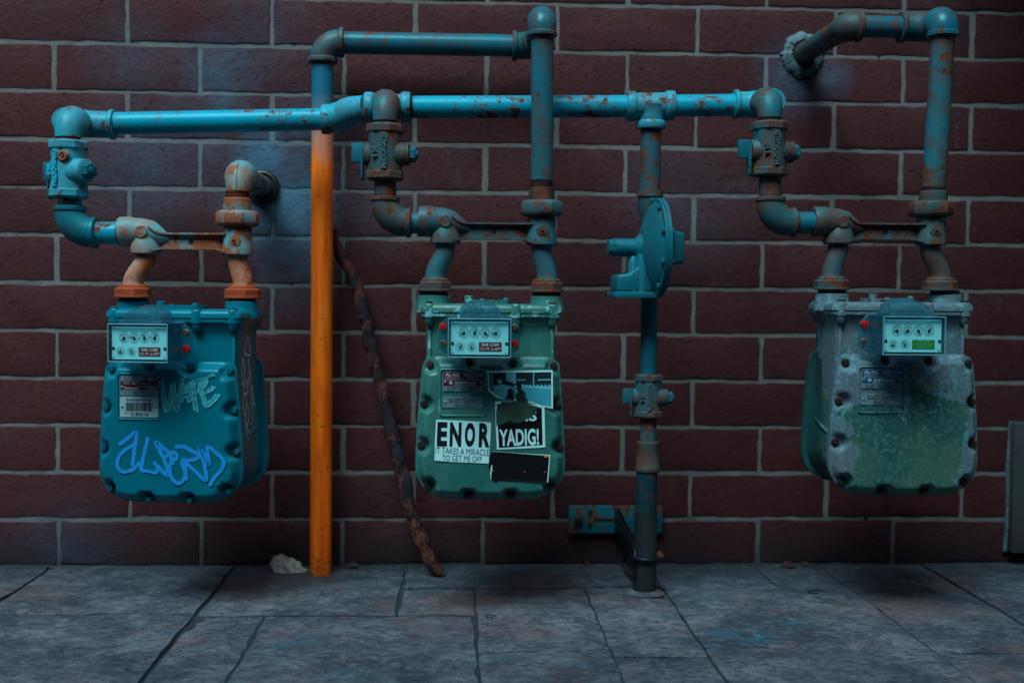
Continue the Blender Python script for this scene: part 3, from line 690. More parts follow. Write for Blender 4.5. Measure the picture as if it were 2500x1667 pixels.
# ------------------------------------------------------------------ meter bars
def meter_bar(label, xm, yax, Y, rotz, mats, hub_dx, nut_z, swz, sz=1.0, nut_r=.032):
    """mats: casting, union nut, swivel left, swivel right, hub nuts; nut_z local height of the top of the hub nuts"""
    root = thing('meter_bar', label, 'meter bar', W(xm, yax, Y), rotz, 'cast bars that carry the meters')
    s = .0895*sz; rc = .0285
    mb = MB()
    mb.tube([(-s-.050,0,0), (-s-.046,0,0), (-s-.026,0,0), (-s-.024,0,0), (-s-.004,0,-.001), (-s+.012,0,-.003), (-s+.028,0,-.008), (-s+.046,0,-.013)],
            [rc*.96, rc*1.0, rc*1.0, rc*.95, rc*.93, rc*.84, rc*.56, rc*.2], 30)
    mb.lathe((-s,0,-.0425), Z_, [(0,rc*.93),(.002,rc*1.0),(.018,rc*1.0),(.022,rc*.93),(.038,rc*.86),(.046,rc*.6)], 30)
    mb.lathe((s,0,-.0435), Z_, [(0,rc*.94),(.002,rc),(.019,rc),(.022,rc*.95),(.05,rc*.95),(.056,rc*.9)], 30)
    n = 14; top = []; bot = []
    for i in range(n+1):
        x = -s+.012+(2*s-.03)*i/n; u = i/n
        hw = .012+.014*max(0, 1-u*5)+.012*max(0, u*5-4)
        zt = -.0015+(.012*max(0, 1-u*6)**2); zb = -.0335-(.006*max(0, 1-u*8))-(.007*max(0, u*8-7))
        top.append([(x,-hw,zt),(x,hw,zt),(x,hw,zt-.0035),(x,-hw,zt-.0035)]); bot.append([(x,-hw,zb),(x,hw,zb),(x,hw,zb+.0035),(x,-hw,zb+.0035)])
    mb.loft(top); mb.loft(bot)
    mb.box((0,0,-.0175), (2*s-.02,.006,.032))
    mb.lathe((-s+.0,-rc*.80,-.001), -Y_, [(0,.0115),(.004,.0115),(.0052,.0105)], 20)
    mb.lathe((s,-rc*.80,-.018), -Y_, [(0,.0125),(.005,.0115),(.006,.0105)], 20)
    mb.build('casting', mats[0], root, sharp=40)
    mb = MB(); mb.lathe((0,-.0032,-.018), -Y_, [(0,.0048),(.0004,.0048)], 16); mb.build('web_hole', 'hole', root)
    mb = MB(); mb.lathe((s,-rc*.80-.005,-.018), -Y_, [(0,.006),(.003,.0055),(.0032,.003),(.001,.0028)], 6); mb.build('test_plug', mats[4], root)
    mb = MB(); mb.hexnut((s,0,.0115), Z_, .0295, .0415, 8, PI/8); mb.build('union_nut', mats[1], root, sharp=30)
    for sx, hx, mt in ((-s, -.1057+hub_dx, mats[2]), (s, .1057+hub_dx, mats[3])):
        zt, zb = -.040, nut_z-.004; pts = []
        for i in range(13):
            u = i/12; w = u*u*(3-2*u); w = min(1, max(0, (u-.12)/.76)); w = w*w*(3-2*w)
            pts.append((sx+(hx-sx)*w, 0, zt+(zb-zt)*u))
        mb = MB(); mb.tube(pts, [.0195]*2+[.0188]*9+[.0195,.0215], 26)
        mb.build('swivel', mt, root)
        mb = MB(); mb.lathe((hx,0,nut_z+.002), -Z_, [(0,.023),(.003,.0265),(.005,.027),(.006,.0265)], 26)
        mb.hexnut((hx,0,nut_z-.022), Z_, .0185, nut_r, 8, PI/8); mb.lathe((hx,0,nut_z-.0235), Z_, [(0,nut_r*.98),(.001,nut_r*1.03),(.004,nut_r*1.03),(.005,nut_r*.97)], 30)
        mb.build('swivel_nut', mats[4], root, sharp=30)
    return root

# ------------------------------------------------------------------ gas meters
CW_T, CW_B, CH = .1238, .1352, .2615          # half widths of the cover near its top and bottom, height
def cover_outline(n=220):
    """rounded shield: narrow top, wider rounded bottom, evenly spaced points from the top middle"""
    pts = []
    rt, rb = .022, .062
    def arc(cx, cz, r, a0, a1, m=14): return [(cx+r*math.cos(a0+(a1-a0)*i/m), cz+r*math.sin(a0+(a1-a0)*i/m)) for i in range(m+1)]
    half = [(0, CH), (CW_T*.5, CH)]
    half += arc(CW_T-rt, CH-rt, rt, PI/2, .07)
    for i in range(1, 8):
        u = i/8; half.append((CW_T+(CW_B-CW_T)*(u**.9)+.001*math.sin(PI*u), CH-rt-(CH-rt-.075)*u))
    half += arc(CW_B-rb, .0635, rb, 0, -PI/2*.97)
    xb, zb = half[-1]
    for i in range(1, 6):
        u = i/6; half.append((xb*(1-u), zb*(1-u)**1.6))
    half.append((0, 0))
    full = half+[(-x, z) for x, z in reversed(half[1:-1])]
    L = [0]
    for i in range(len(full)):
        a = Vector(full[i]); b = Vector(full[(i+1) % len(full)]); L.append(L[-1]+(b-a).length)
    out = []; k = 0
    for i in range(n):
        s = L[-1]*i/n
        while L[k+1] < s: k += 1
        u = (s-L[k])/max(1e-9, L[k+1]-L[k]); a = full[k]; b = full[(k+1) % len(full)]
        out.append((a[0]+(b[0]-a[0])*u, a[1]+(b[1]-a[1])*u))
    return out
OUT = cover_outline()
MZ = .0002749
def cz(zx, zy): return ((zx-576.5)*MZ, CH-(zy-515)*MZ)
BOLTS = [cz(*p) for p in ((178,567),(435,547),(722,550),(988,570),(140,825),(1018,832),(122,1100),(1033,1110),(167,1370),(980,1376),(433,1437),(713,1440))]
REC = (cz(250,897), cz(537,600))              # badge recess, lower left and upper right corners
def cover(sgn, y_flange, depth, recess=True):
    """a cast pan: flat flange, raised face, the face scooped away round every bolt, badge frame"""
    mb = MB(); n = len(OUT); cx, cz_ = 0, CH*.5
    fr = [0, .0015, .004, .007, .010, .013, .016, .020, .024, .028, .033, .038, .044, .052, .062, .074, .088, .100, .112]
    # inward offsets via vertex normals near the rim, blending to a shrink towards the middle
    nrm = []
    for i in range(n):
        a = Vector(OUT[i-1]); b = Vector(OUT[(i+1) % n]); t = (b-a).normalized(); nrm.append(Vector((t.y, -t.x)))
    rings = []
    base = [[Vector((x, y_flange+sgn*.012, z)) for x, z in OUT], [Vector((x, y_flange+sgn*.0015, z)) for x, z in OUT]]
    for d in fr:
        ring = []
        for i, (x, z) in enumerate(OUT):
            p = Vector((x, z)); c = Vector((0, CH*.52)); u = d/.122
            q1 = p+nrm[i]*d; q2 = c+(p-c)*(1-u)
            w = sstep(.008, .05, d); q = q1*(1-w)+q2*w
            hgt = sstep(.0, .017, d)*.94+.06*sstep(.015, .09, d)
            for bx, bz in BOLTS:
                r = math.hypot(q.x-bx, q.y-bz); hgt *= .12+.88*sstep(.0095, .0185, r) if r < .0185 else 1
            y = y_flange-sgn*depth*hgt
            if recess:
                (lx, lz), (hx, hz) = REC
                dx = max(lx-q.x, q.x-hx); dz = max(lz-q.y, q.y-hz); dd = max(dx, dz)
                if dd < .004: y -= sgn*.0022*(sstep(.004, .001, dd))*(1-1.6*sstep(-.001, -.004, dd))
            ring.append(Vector((q.x, y, q.y)))
        rings.append(ring)
    mb.loft(base+rings, True, True); return mb
def ribbon(mb, pts, w, f, taper=.15, jit=0.0):
    """a flat brush stroke along 2-D points; f maps (a, b, d)"""
    P = [Vector(p) for p in pts]
    # Catmull-Rom smoothing
    S = []
    for i in range(len(P)-1):
        p0 = P[max(i-1,0)]; p1 = P[i]; p2 = P[i+1]; p3 = P[min(i+2, len(P)-1)]
        m = max(2, int((p2-p1).length/(w*.5)))
        for k in range(m):
            t = k/m; S.append(.5*((2*p1)+(p2-p0)*t+(2*p0-5*p1+4*p2-p3)*t*t+(3*p1-p0-3*p2+p3)*t*t*t))
    S.append(P[-1]); A = []; B = []
    for i, p in enumerate(S):
        t = (S[min(i+1,len(S)-1)]-S[max(i-1,0)]); t = t.normalized() if t.length > 1e-9 else Vector((1,0)); n = Vector((-t.y, t.x))
        hw = w*.5*(1-taper*random.random())*(.75 if i in (0, len(S)-1) else 1)
        A.append(f(p.x+n.x*hw+random.uniform(-jit,jit), p.y+n.y*hw, 0)); B.append(f(p.x-n.x*hw, p.y-n.y*hw+random.uniform(-jit,jit), 0))
    b = len(mb.v); mb.v += [Vector(q) for q in A+B]; k = len(A)
    for i in range(k-1): mb.f.append((b+i, b+i+1, b+k+i+1, b+k+i))
    return mb
def poly(mb, pts, f, d=0.0, th=.0003):
    return mb.loft([[f(x, z, d) for x, z in pts], [f(x, z, d+th) for x, z in pts]])
def rrect(x0, z0, x1, z1, r=.003, m=4):
    o = []
    for cx, cz_, a in ((x1-r, z1-r, 0), (x0+r, z1-r, PI/2), (x0+r, z0+r, PI), (x1-r, z0+r, 1.5*PI)):
        for i in range(m+1): t = a+PI/2*i/m; o.append((cx+r*math.cos(t), cz_+r*math.sin(t)))
    return o
YF = -.110                                       # front face of the cover in meter coordinates
YFACE = YF
def F0(a, b, d): return Vector((a, YFACE-d, b))

def gas_meter(kind, label, loc, rotz):
    mt = {'L': 'meter_l', 'C': 'meter_c', 'R': 'meter_r'}[kind]
    root = thing('gas_meter', label, 'gas meter', loc, rotz, 'diaphragm gas meters hanging from the pipes')
    # body: lower case follows the cover, upper case is a box
    mb = MB()
    def ring(y, s): return [Vector((x*s, y, CH*.5+(z-CH*.5)*s)) for x, z in OUT[::2]]
    mb.loft([ring(-.082, .955), ring(-.074, .93), ring(-.03, .90), ring(.0, .88), ring(.03, .90), ring(.072, .93), ring(.08, .955)])
    bw = .1175
    def rb(z, w, d, r=.014): return [Vector((x, y+.0, z)) for x, y in rrect(-w, -d, w, d, r, 5)]
    mb.loft([rb(.12, bw, .066), rb(.30, bw, .066), rb(.318, bw+.001, .067), rb(.331, bw+.008, .076), rb(.334, bw+.010, .079), rb(.3395, bw+.010, .079)])
    mb.build('body', mt, root, sharp=45)
    # side ridge and corner strap
    for sx in (-1, 1):
        mb = MB(); mb.tube([(sx*(bw+.0008), -.060, .105), (sx*(bw+.002), .0, .118), (sx*(bw+.0015), .062, .134)], .0028, 8); mb.build('rib', mt, root)
        mb = MB(); mb.box((sx*(bw-.006), -.0665, .235), (.006, .004, .16)); mb.build('corner_rib', mt, root, bevel=.0012)
    # lid
    mb = MB(); mb.loft([rb(.3405, bw+.0105, .0795), rb(.3415, bw+.0115, .0805), rb(.349, bw+.0115, .0805), rb(.354, bw+.009, .078), rb(.3565, bw+.004, .073), rb(.357, bw-.03, .05)])
    for x, y in ((-.112,-.071),(.112,-.071),(-.035,-.074),(.045,-.074),(-.112,.071),(.112,.071)):
        mb.lathe((x, y, .330), Z_, [(0,.008),(.002,.0105),(.022,.0105),(.0265,.0095),(.0275,.0085)], 18)
        mb.lathe((x, y, .317), Z_, [(0,.004),(.003,.0075),(.015,.009)], 16)
    mb.lathe((-.1057,0,.340), Z_, [(0,.0325),(.012,.0325),(.016,.0305),(.031,.0302),(.032,.029)], 30)
    mb.lathe((.1057,0,.340), Z_, [(0,.0325),(.012,.0325),(.016,.0305),(.031,.0302),(.032,.029)], 30)
    mb.build('lid', mt, root, sharp=42)
    for x in (-.1057, .1057):
        mb = MB(); threads(mb, (x,0,.371), Z_, .010, .0265, 3); mb.build('threads', 'hole' if kind == 'C' else 'thread', root)
    for x, y in ((-.112,-.071),(.112,-.071),(-.035,-.074),(.045,-.074)):
        mb = MB(); mb.hexnut((x, y, .3574), Z_, .0038, .0072); mb.build('lid_screw', 'meter_l_bolt' if kind == 'L' else 'bolt_dark', root)
    mb = MB(); mb.loft([[Vector((x*1.0, y, z)) for x, y in rrect(-.052+.005, -.042, .030+.005, .030, .012, 5)] for z in (.3565, .3625, .3640)])
    mb.lathe((-.040,-.030,.362), Z_, [(0,.008),(.009,.008),(.010,.006)], 14); mb.lathe((.028,-.034,.362), Z_, [(0,.006),(.006,.005),(.007,.002)], 12); mb.lathe((-.016,-.036,.362), Z_, [(0,.005),(.004,.004)], 12)
    mb.build('valve_cover', mt, root)
    # front and rear pans
    fc = cover(1, -.088, .022, False).build('front_cover', mt, root, sharp=50)
    rc = cover(-1, .084, .020, False).build('rear_cover', mt, root, sharp=50)
    bmat = 'meter_l_bolt' if kind == 'L' else 'bolt_dark'
    bdat = None; sdat = None
    for i, (bx, bz) in enumerate(BOLTS):
        if bdat is None:
            mb = MB()
            if kind == 'L': mb.lathe((0,0,0), -Y_, [(0,.0072),(.0015,.0072)], 18); mb.hexnut((0,-.0015,0), -Y_, .0065, .0064)
            else:
                mb.lathe((0,0,0), -Y_, [(0,.0070),(.0012,.0070),(.0014,.0063),(.0052,.0062),(.0066,.0050)], 18)
            o = mb.build('bolt', bmat, fc); bdat = o.data
            if kind != 'L':
                mb = MB(); mb.box((0,-.0068,0), (.0100,.0008,.0016)); s_ = mb.build('slot', 'hole', fc); sdat = s_.data; COL.objects.unlink(s_); bpy.data.objects.remove(s_)
        else: o = put('bolt', bdat, fc)
        o.location = (bx, -.0895, bz); o.rotation_euler = (0, random.uniform(0, PI), 0)
        if i % 3 == 0 or bx*(-1 if kind == 'R' else 1) > .08:
            p = put('bolt', bdat, rc); p.location = (bx, .0855, bz); p.rotation_euler = (0, 0, PI)
    if sdat is not None:
        for b in [c for c in fc.children]:
            if b.name.startswith('bolt'):
                s_ = bpy.data.objects.new('screw_slot', sdat); COL.objects.link(s_); s_.parent = fc
                s_.location = b.location; s_.rotation_euler = b.rotation_euler
    # badge plates
    mb = MB(); (lx, lz), (hx, hz) = REC; o_ = rrect(lx, lz, hx, hz, .006, 5)
    def rr_(k, y): return [Vector((x, y, z)) for x, z in rrect(lx-k, lz-k, hx+k, hz+k, .006, 5)]
    mb.loft([rr_(.0030, YF+.001), rr_(.0022, YF-.0008), rr_(.0010, YF-.0012), rr_(-.0002, YF-.0009), rr_(-.0008, YF+.0004), rr_(-.0010, YF+.0010)], False, False); mb.build('badge_frame', mt, root, sharp=60)
    (lx, lz), (hx, hz) = REC; yb = YF+.0003; f = lambda a, b, d: Vector((a, yb-d, b))
    W1 = (lx+.0035, hx-.0035)
    def rivets(par, z):
        for x in (W1[0]+.0045, W1[1]-.0045):
            mb = MB(); mb.lathe((x, yb-.001, z), -Y_, [(0,.0026),(.0008,.0025),(.0014,.0014)], 12); mb.lathe((x, yb-.0023, z), -Y_, [(0,.0009),(.0003,.0009)], 8); mb.build('rivet', 'alu', par)
    tz, bz_ = hz-.0025, cz(0,740)[1]
    if kind == 'L': bz_ = tz-.0365
    zA = [tz, bz_]; zB = [cz(0,772)[1], cz(0,848)[1]]
    if kind == 'L': zB = [bz_-.0018, lz+.0035]
    p1 = MB(); poly(p1, rrect(W1[0], zA[1], W1[1], zA[0], .003), f, 0, .0010); p1 = p1.build('name_plate', 'alu', root)
    p2 = MB(); poly(p2, rrect(W1[0], zB[1], W1[1], zB[0], .003), f, 0, .0010); p2 = p2.build('owner_plate', 'bar_lbl' if kind == 'L' else 'alu', root)
    xm = (W1[0]+W1[1])/2; ww = W1[1]-W1[0]; hh = zA[0]-zA[1]
    mar = 'blue_lbl' if kind == 'R' else 'maroon'
    cut = zA[1]+hh*(.30 if kind == 'L' else .27)
    mb = MB(); poly(mb, rrect(W1[0]+.0012, cut, W1[1]-.0012, zA[0]-.0012, .002), f, .0010, .0002); mb.build('printed_panel', mar, p1)
    tx = lambda x, z, d=.0014: front(x, z, yb-d)
    mb = MB()
    if kind == 'L':
        mb2 = MB(); poly(mb2, [(W1[0]+.002, zA[0]-.0105), (W1[0]+ww*.56, zA[0]-.0105), (W1[0]+ww*.56, zA[0]-.0020), (W1[0]+.002, zA[0]-.0020)], f, .0012, .0002)
        poly(mb2, [(W1[0]+ww*.73, zA[0]-.0095), (W1[0]+ww*.86, zA[0]-.0095), (W1[0]+ww*.86, zA[0]-.0020), (W1[0]+ww*.73, zA[0]-.0020)], f, .0012, .0002)
        poly(mb2, [(W1[0]+ww*.32, zA[0]-.0160), (W1[0]+ww*.44, zA[0]-.0160), (W1[0]+ww*.44, zA[0]-.0115), (W1[0]+ww*.32, zA[0]-.0115)], f, .0012, .0002)
        poly(mb2, [(W1[0]+ww*.73, zA[0]-.0215), (W1[0]+ww*.88, zA[0]-.0215), (W1[0]+ww*.88, zA[0]-.0175), (W1[0]+ww*.73, zA[0]-.0175)], f, .0012, .0002)
        mb2.build('stamp_window', 'alu', p1)
        add_text(mb, 'MAOP', tx(W1[0]+ww*.645, zA[0]-.0062), ww*.13, .0042); add_text(mb, 'PSI', tx(W1[0]+ww*.925, zA[0]-.0062), ww*.08, .0040)
        add_text(mb, 'TOP CAP', tx(W1[0]+ww*.18, zA[0]-.0135), ww*.17, .0024); add_text(mb, 'C.F.H. @ ½" DIFF', tx(W1[0]+ww*.63, zA[0]-.0140), ww*.32, .0026)
        add_text(mb, 'ANSI CLASS', tx(W1[0]+ww*.60, zA[0]-.0195), ww*.24, .0026)
        add_text(mb, 'Honeywell', tx(W1[0]+ww*.30, zA[0]-.0228), ww*.36, .0046, .015); add_text(mb, 'American Meter', tx(W1[0]+ww*.82, zA[0]-.0238), ww*.26, .0024)
        mb.build('lettering', 'lbl_txt', p1)
        mb = MB(); add_text(mb, 'AL-425', tx(W1[0]+ww*.30, zA[0]-.0062), ww*.40, .0060, .0, .0004); add_text(mb, '2019', tx(xm, zA[1]+.0052), ww*.28, .0060, .0, .0004)
        add_text(mb, '10', tx(W1[0]+ww*.795, zA[0]-.0060), ww*.08, .0050, 0, .0004); mb.build('stamped_lettering', 'alu_dk', p1)
        mb = MB(); add_text(mb, 'Dominion Energy', tx(xm, zB[0]-.0062), ww*.66, .0062, .008)
        add_text(mb, '2180618', tx(xm+.001, zB[1]+.0055), ww*.46, .0066, .008); add_text(mb, 'S21', tx(W1[0]+ww*.17, zB[1]+.0072), ww*.09, .0026)
        rnd = random.Random(11); x = W1[0]+ww*.16
        while x < W1[1]-ww*.16:
            bw_ = rnd.choice((.0005,.0008,.0008,.0013,.0017)); poly(mb, [(x, zB[1]+.0112), (x+bw_, zB[1]+.0112), (x+bw_, zB[0]-.0108), (x, zB[0]-.0108)], f, .0011, .0002); x += bw_+rnd.choice((.0005,.0007,.0010))
        mb.build('lettering', 'ink', p2)
    else:
        add_text(mb, 'AL-425', tx(W1[0]+ww*.24, zA[0]-.0055), ww*.36, .0058, .012); add_text(mb, 'MAOP 10 PSI', tx(W1[0]+ww*.75, zA[0]-.0055), ww*.42, .0056, .010)
        for q in (.0100, .0125): add_text(mb, 'CLASS CFH AT DIFF', tx(W1[0]+ww*.24, zA[0]-q), ww*.36, .0017); add_text(mb, 'TEMP RANGE °F', tx(W1[0]+ww*.75, zA[0]-q), ww*.36, .0017)
        poly(mb, [(xm-.0002, zA[0]-.0015), (xm+.0002, zA[0]-.0015), (xm+.0002, zA[0]-.0145), (xm-.0002, zA[0]-.0145)], f, .0013, .0001)
        poly(mb, [(W1[0]+.003, zA[0]-.0146), (W1[1]-.003, zA[0]-.0146), (W1[1]-.003, zA[0]-.0150), (W1[0]+.003, zA[0]-.0150)], f, .0013, .0001)
        add_text(mb, 'A', tx(W1[0]+ww*.33, zA[0]-.0195), ww*.07, .0060, .02); add_text(mb, 'MERICAN', tx(W1[0]+ww*.60, zA[0]-.0200), ww*.43, .0045, .02)
        add_text(mb, 'METER COMPANY', tx(W1[0]+ww*.56, zA[0]-.0243), ww*.56, .0023, .01)
        mb.lathe((W1[0]+ww*.20, yb-.0013, zA[0]-.0200), -Y_, [(0,.0032),(.0002,.0032)], 16)
        mb.build('lettering', 'lbl_txt', p1)
        mb = MB(); mb.lathe((W1[0]+ww*.20, yb-.0015, zA[0]-.0196), -Y_, [(0,.0021),(.0002,.0021)], 3, True, PI/2); mb.build('emblem', mar, p1)
        mb = MB(); add_text(mb, '520   3550949' if kind == 'R' else '52T   9592770', tx(xm, zA[1]+.0048), ww*.80, .0056, .0, .0005)
        mb.build('stamped_lettering', 'alu_dk', p1)
        mb = MB(); hb = zB[0]-zB[1]; add_text(mb, 'EAST OHIO', tx(xm, zB[1]+hb*.68), ww*.70, .0068, .0, .0006); add_text(mb, 'GAS CO', tx(xm, zB[1]+hb*.25), ww*.38, .0048, .0, .0006)
        mb.build('stamped_lettering', 'alu_dk', p2)
    rivets(p1, cut+(.0055 if kind != 'L' else .0048) + (.002 if kind != 'L' else 0)); rivets(p2, (zB[0]+zB[1])/2)
    index_box(kind, root)
    return root

def index_box(kind, root):
    xc, zc = -.0225, .2985; pw, ph = .0495, .0288; ye, yp, yf = -.112, -.176, -.183
    # clear case: front pane, four walls, eared flange, dome
    xe = [(-.072,.020),(-.056,.037),(.056,.037),(.072,.020),(.072,-.022),(.052,-.034),(-.052,-.034),(-.072,-.022)]
    mb = MB(); mb.prism(xe, lambda a, b, d: Vector((xc+a, d, zc+b)), ye-.004, ye+.004); 
    ix = mb.build('index_cover', 'clear_side', root, bevel=.001)
    mb = MB(); t = .0022; hw, hz = pw+.004, ph+.0045
    mb.box((xc, (ye-.004+yf)/2, zc+hz), (2*hw, yf-(ye-.004)+0, t)); mb.box((xc, (ye-.004+yf)/2, zc-hz), (2*hw, yf-(ye-.004), t))
    mb.box((xc-hw, (ye-.004+yf)/2, zc), (t, yf-(ye-.004), 2*hz)); mb.box((xc+hw, (ye-.004+yf)/2, zc), (t, yf-(ye-.004), 2*hz))
    mb.build('case_wall', 'clear_side', ix)
    mb = MB(); mb.box((xc, yf, zc), (2*hw+.002, .002, 2*hz+.002)); mb.build('window', 'clear', ix, bevel=.0006)
    rim = MB()
    for a, b, c, d in ((-1,-1,1,-1),(1,-1,1,1),(1,1,-1,1),(-1,1,-1,-1)): rim.tube([(xc+a*hw, yf, zc+b*hz), (xc+c*hw, yf, zc+d*hz)], .0011, 8)
    rim.build('case_rim', 'case_edge', ix)
    mb = MB(); rings = []
    for i in range(13):
        u = i/12; x = -.038+.076*u; zz = zc+hz+.034*math.sin(PI*min(1, max(0, (u*.98+.01))))**.38
        rings.append([(xc+x, ye+.004, zc+hz), (xc+x, ye+.004, zz), (xc+x, ye-.020, zz), (xc+x, ye-.045, zz-.006*math.sin(PI*u)), (xc+x, yf+.012, zc+hz+(zz-zc-hz)*.55), (xc+x, yf+.008, zc+hz)])
    mb.loft([[Vector(p) for p in r] for r in rings]); mb.build('dome', 'clear_dome', ix)
    mb = MB(); mb.box((xc, yp+.020, zc), (.084, .032, .050)); mb.build('mechanism', 'ink_soft', ix, bevel=.002)
    mb = MB(); mb.loft([[Vector((xc+x, yp+d, zc+z)) for x, z in rrect(-pw, -ph, pw, ph, .0025)] for d in (.002, 0)]); mb.build('dial_plate', 'plate_white', ix)
    P = lambda u, v: (xc-pw+u*2*pw, zc+ph-v*2*ph)
    f = lambda a, b, d: Vector((a, yp-d, b))
    ln = MB(); hd = MB()
    def ringline(c, r, w, n=28):
        b = len(ln.v)
        for i in range(n):
            t = 2*PI*i/n
            for rr in (r-w, r+w): ln.v.append(Vector((c[0]+rr*math.cos(t), yp-.0004, c[1]+rr*math.sin(t))))
        for i in range(n):
            j = (i+1) % n; ln.f.append((b+2*i, b+2*i+1, b+2*j+1, b+2*j))
    caps = ('1,000,000', '100,000', '10,000', '1,000')
    hands = {'L': (225, 160, 92, 65), 'C': (195, 65, -30, 185), 'R': (180, 205, -60, 60)}[kind]
    for k in range(4):
        c = P(.225+.185*k+(.035 if kind == 'L' else .02 if kind == 'R' else 0)*0, .345); r = .0082
        ringline(c, r*1.03, .00022); ringline(c, r*.58, .00014)
        for q in range(10):
            t = PI/2-q*2*PI/10*(1 if k % 2 else -1); add_text(ln, str(q), front(c[0]+r*.80*math.cos(t), c[1]+r*.80*math.sin(t), yp-.0004), .0016, .0024)
            t2 = t+PI/10; add_text(ln, '0', front(c[0]+r*1.17*math.cos(t2), c[1]+r*1.17*math.sin(t2), yp-.0004), .0007, .0009)
        add_text(ln, caps[k], front(c[0], c[1]+r*1.36, yp-.0004), .0135, .0018)
        t = math.radians(hands[k]); dx, dz = math.cos(t), math.sin(t)
        hd.lathe((c[0], yp-.0006, c[1]), -Y_, [(0,.0027),(.0008,.0025)], 14)
        poly(hd, [(c[0]-dz*.0012, c[1]+dx*.0012), (c[0]+dz*.0012, c[1]-dx*.0012), (c[0]+dx*.0082, c[1]+dz*.0082)], f, .0010, .0005)
    for k, u in enumerate((.16, .362)):
        c = P(u, .765); ringline(c, .0080, .0002); ringline(c, .0048, .0005)
        t = math.radians((50, -90)[k] if kind == 'C' else (200, 130)[k]); dx, dz = math.cos(t), math.sin(t)
        hd.lathe((c[0], yp-.0006, c[1]), -Y_, [(0,.0020),(.0007,.0018)], 12)
        poly(hd, [(c[0]-dz*.0009, c[1]+dx*.0009), (c[0]+dz*.0009, c[1]-dx*.0009), (c[0]+dx*.0062, c[1]+dz*.0062)], f, .0010, .0004)
    add_text(ln, 'B177', front(*P(.14, .06), yp-.0004), .006, .0016); add_text(ln, 'AMETROGAS', front(*P(.86, .06), yp-.0004), .013, .0016)
    ln.build('dial_print', 'ink_soft', ix, smooth=False); hd.build('hand', 'ink', ix)
    mb = MB()
    for u, v in ((.03,.665), (.97,.665)):
        c = P(u, v); mb.lathe((c[0], yp-.0005, c[1]), -Y_, [(0,.0028),(.0003,.0028)], 12)
    for u, v in ((.04,.05),(.96,.05),(.04,.95),(.96,.95)):
        c = P(u, v); mb.lathe((c[0], yp-.0005, c[1]), -Y_, [(0,.0012),(.0003,.0010)], 8)
    mb.build('plate_screw', 'ink', ix)
    a, b = P(.49, .90), P(.885, .625)
    mb = MB(); poly(mb, rrect(a[0], a[1], b[0], b[1], .0008), f, .0004, .0002); mb.build('label', 'green_lbl' if kind == 'R' else 'maroon', ix)
    mb = MB(); xm, hh = (a[0]+b[0])/2, b[1]-a[1]
    if kind == 'R':
        for q, s_ in enumerate(('201, 327', '328, 329, 330', '520, 521')): add_text(mb, s_, front(xm, b[1]-hh*(.22+.29*q), yp-.0008), (.020,.032,.020)[q], .0034)
    else:
        add_text(mb, 'TEMP. COMP.', front(xm, b[1]-hh*.29, yp-.0008), .0325, .0050, .02); add_text(mb, 'CU. FT. at 60°F', front(xm, b[1]-hh*.72, yp-.0008), .0362, .0050, .02)
    mb.build('lettering', 'lbl_txt_g' if kind == 'R' else 'lbl_txt', ix, smooth=False)
    for (x, z, m_) in ((-.0635,.0185,'red_seal'), (.0635,-.0125,'red_seal'), (-.0635,-.012,'brass'), (.0635,.0180,'brass')):
        mb = MB()
        if m_ == 'red_seal': mb.lathe((xc+x, ye-.004, zc+z), -Y_, [(0,.0068),(.006,.0068),(.0072,.006),(.0075,.004)], 22); mb.build('seal', m_, ix)
        else:
            mb.lathe((xc+x, ye-.004, zc+z), -Y_, [(0,.0058),(.003,.0058),(.005,.0042)], 20); o = mb.build('screw', m_, ix)
            mb = MB(); mb.box((xc+x, ye-.0088, zc+z), (.0105,.0008,.0014), Matrix.Rotation(.8 if z < 0 else .3, 3, 'Y')); mb.build('screw_slot', 'hole', ix)

# ------------------------------------------------------------------ place the meters
MX = {'L': (458.5, YL, .203), 'C': (1201, YC, .218), 'R': (2166, YR, .2275)}
roots = {}
for k, lab, rz in (('L', 'teal gas meter with blue graffiti tag and barcode label, leftmost of the meters', -7), ('C', 'faded green gas meter covered in stickers, beside the leaning stick', 0), ('R', 'weathered gas meter with flaking green paint and green index label', .5)):
    px, Y, z = MX[k]; p = W(px, 700, Y)
    roots[k] = gas_meter(k, lab, (p.x+{'L':-.001,'C':-.003,'R':.003}[k], Y, z), math.radians(rz)); roots[k].scale = ({'L':1.005,'C':1.012,'R':1.04}[k], 1, 1)
meter_bar('pale cyan and rusty cast bar above the leftmost meter', 468, 567, YL, math.radians(-4), ('left_pale','left_pale','left_rust','left_rust','rust_nut'), -.0075, (roots['L'].location.z+.401)-W(468,567,YL).z, 0, .99, .0345)
meter_bar('teal cast bar with worn paint above the stickered middle meter', 1205, 542, YC, 0, ('teal_worn','teal_worn','teal_worn','teal_worn','teal_old'), -.0035, (roots['C'].location.z+.403)-W(1205,542,YC).z, 0, 1.015, .0318)
meter_bar('teal cast bar with rusty swivels above the rightmost flaking meter', 2160, 543, YR, 0, ('teal_worn','teal_old','teal_worn','teal_old','teal_old'), .0045, (roots['R'].location.z+.403)-W(2160,543,YR).z, 0, 1.0, .0325)

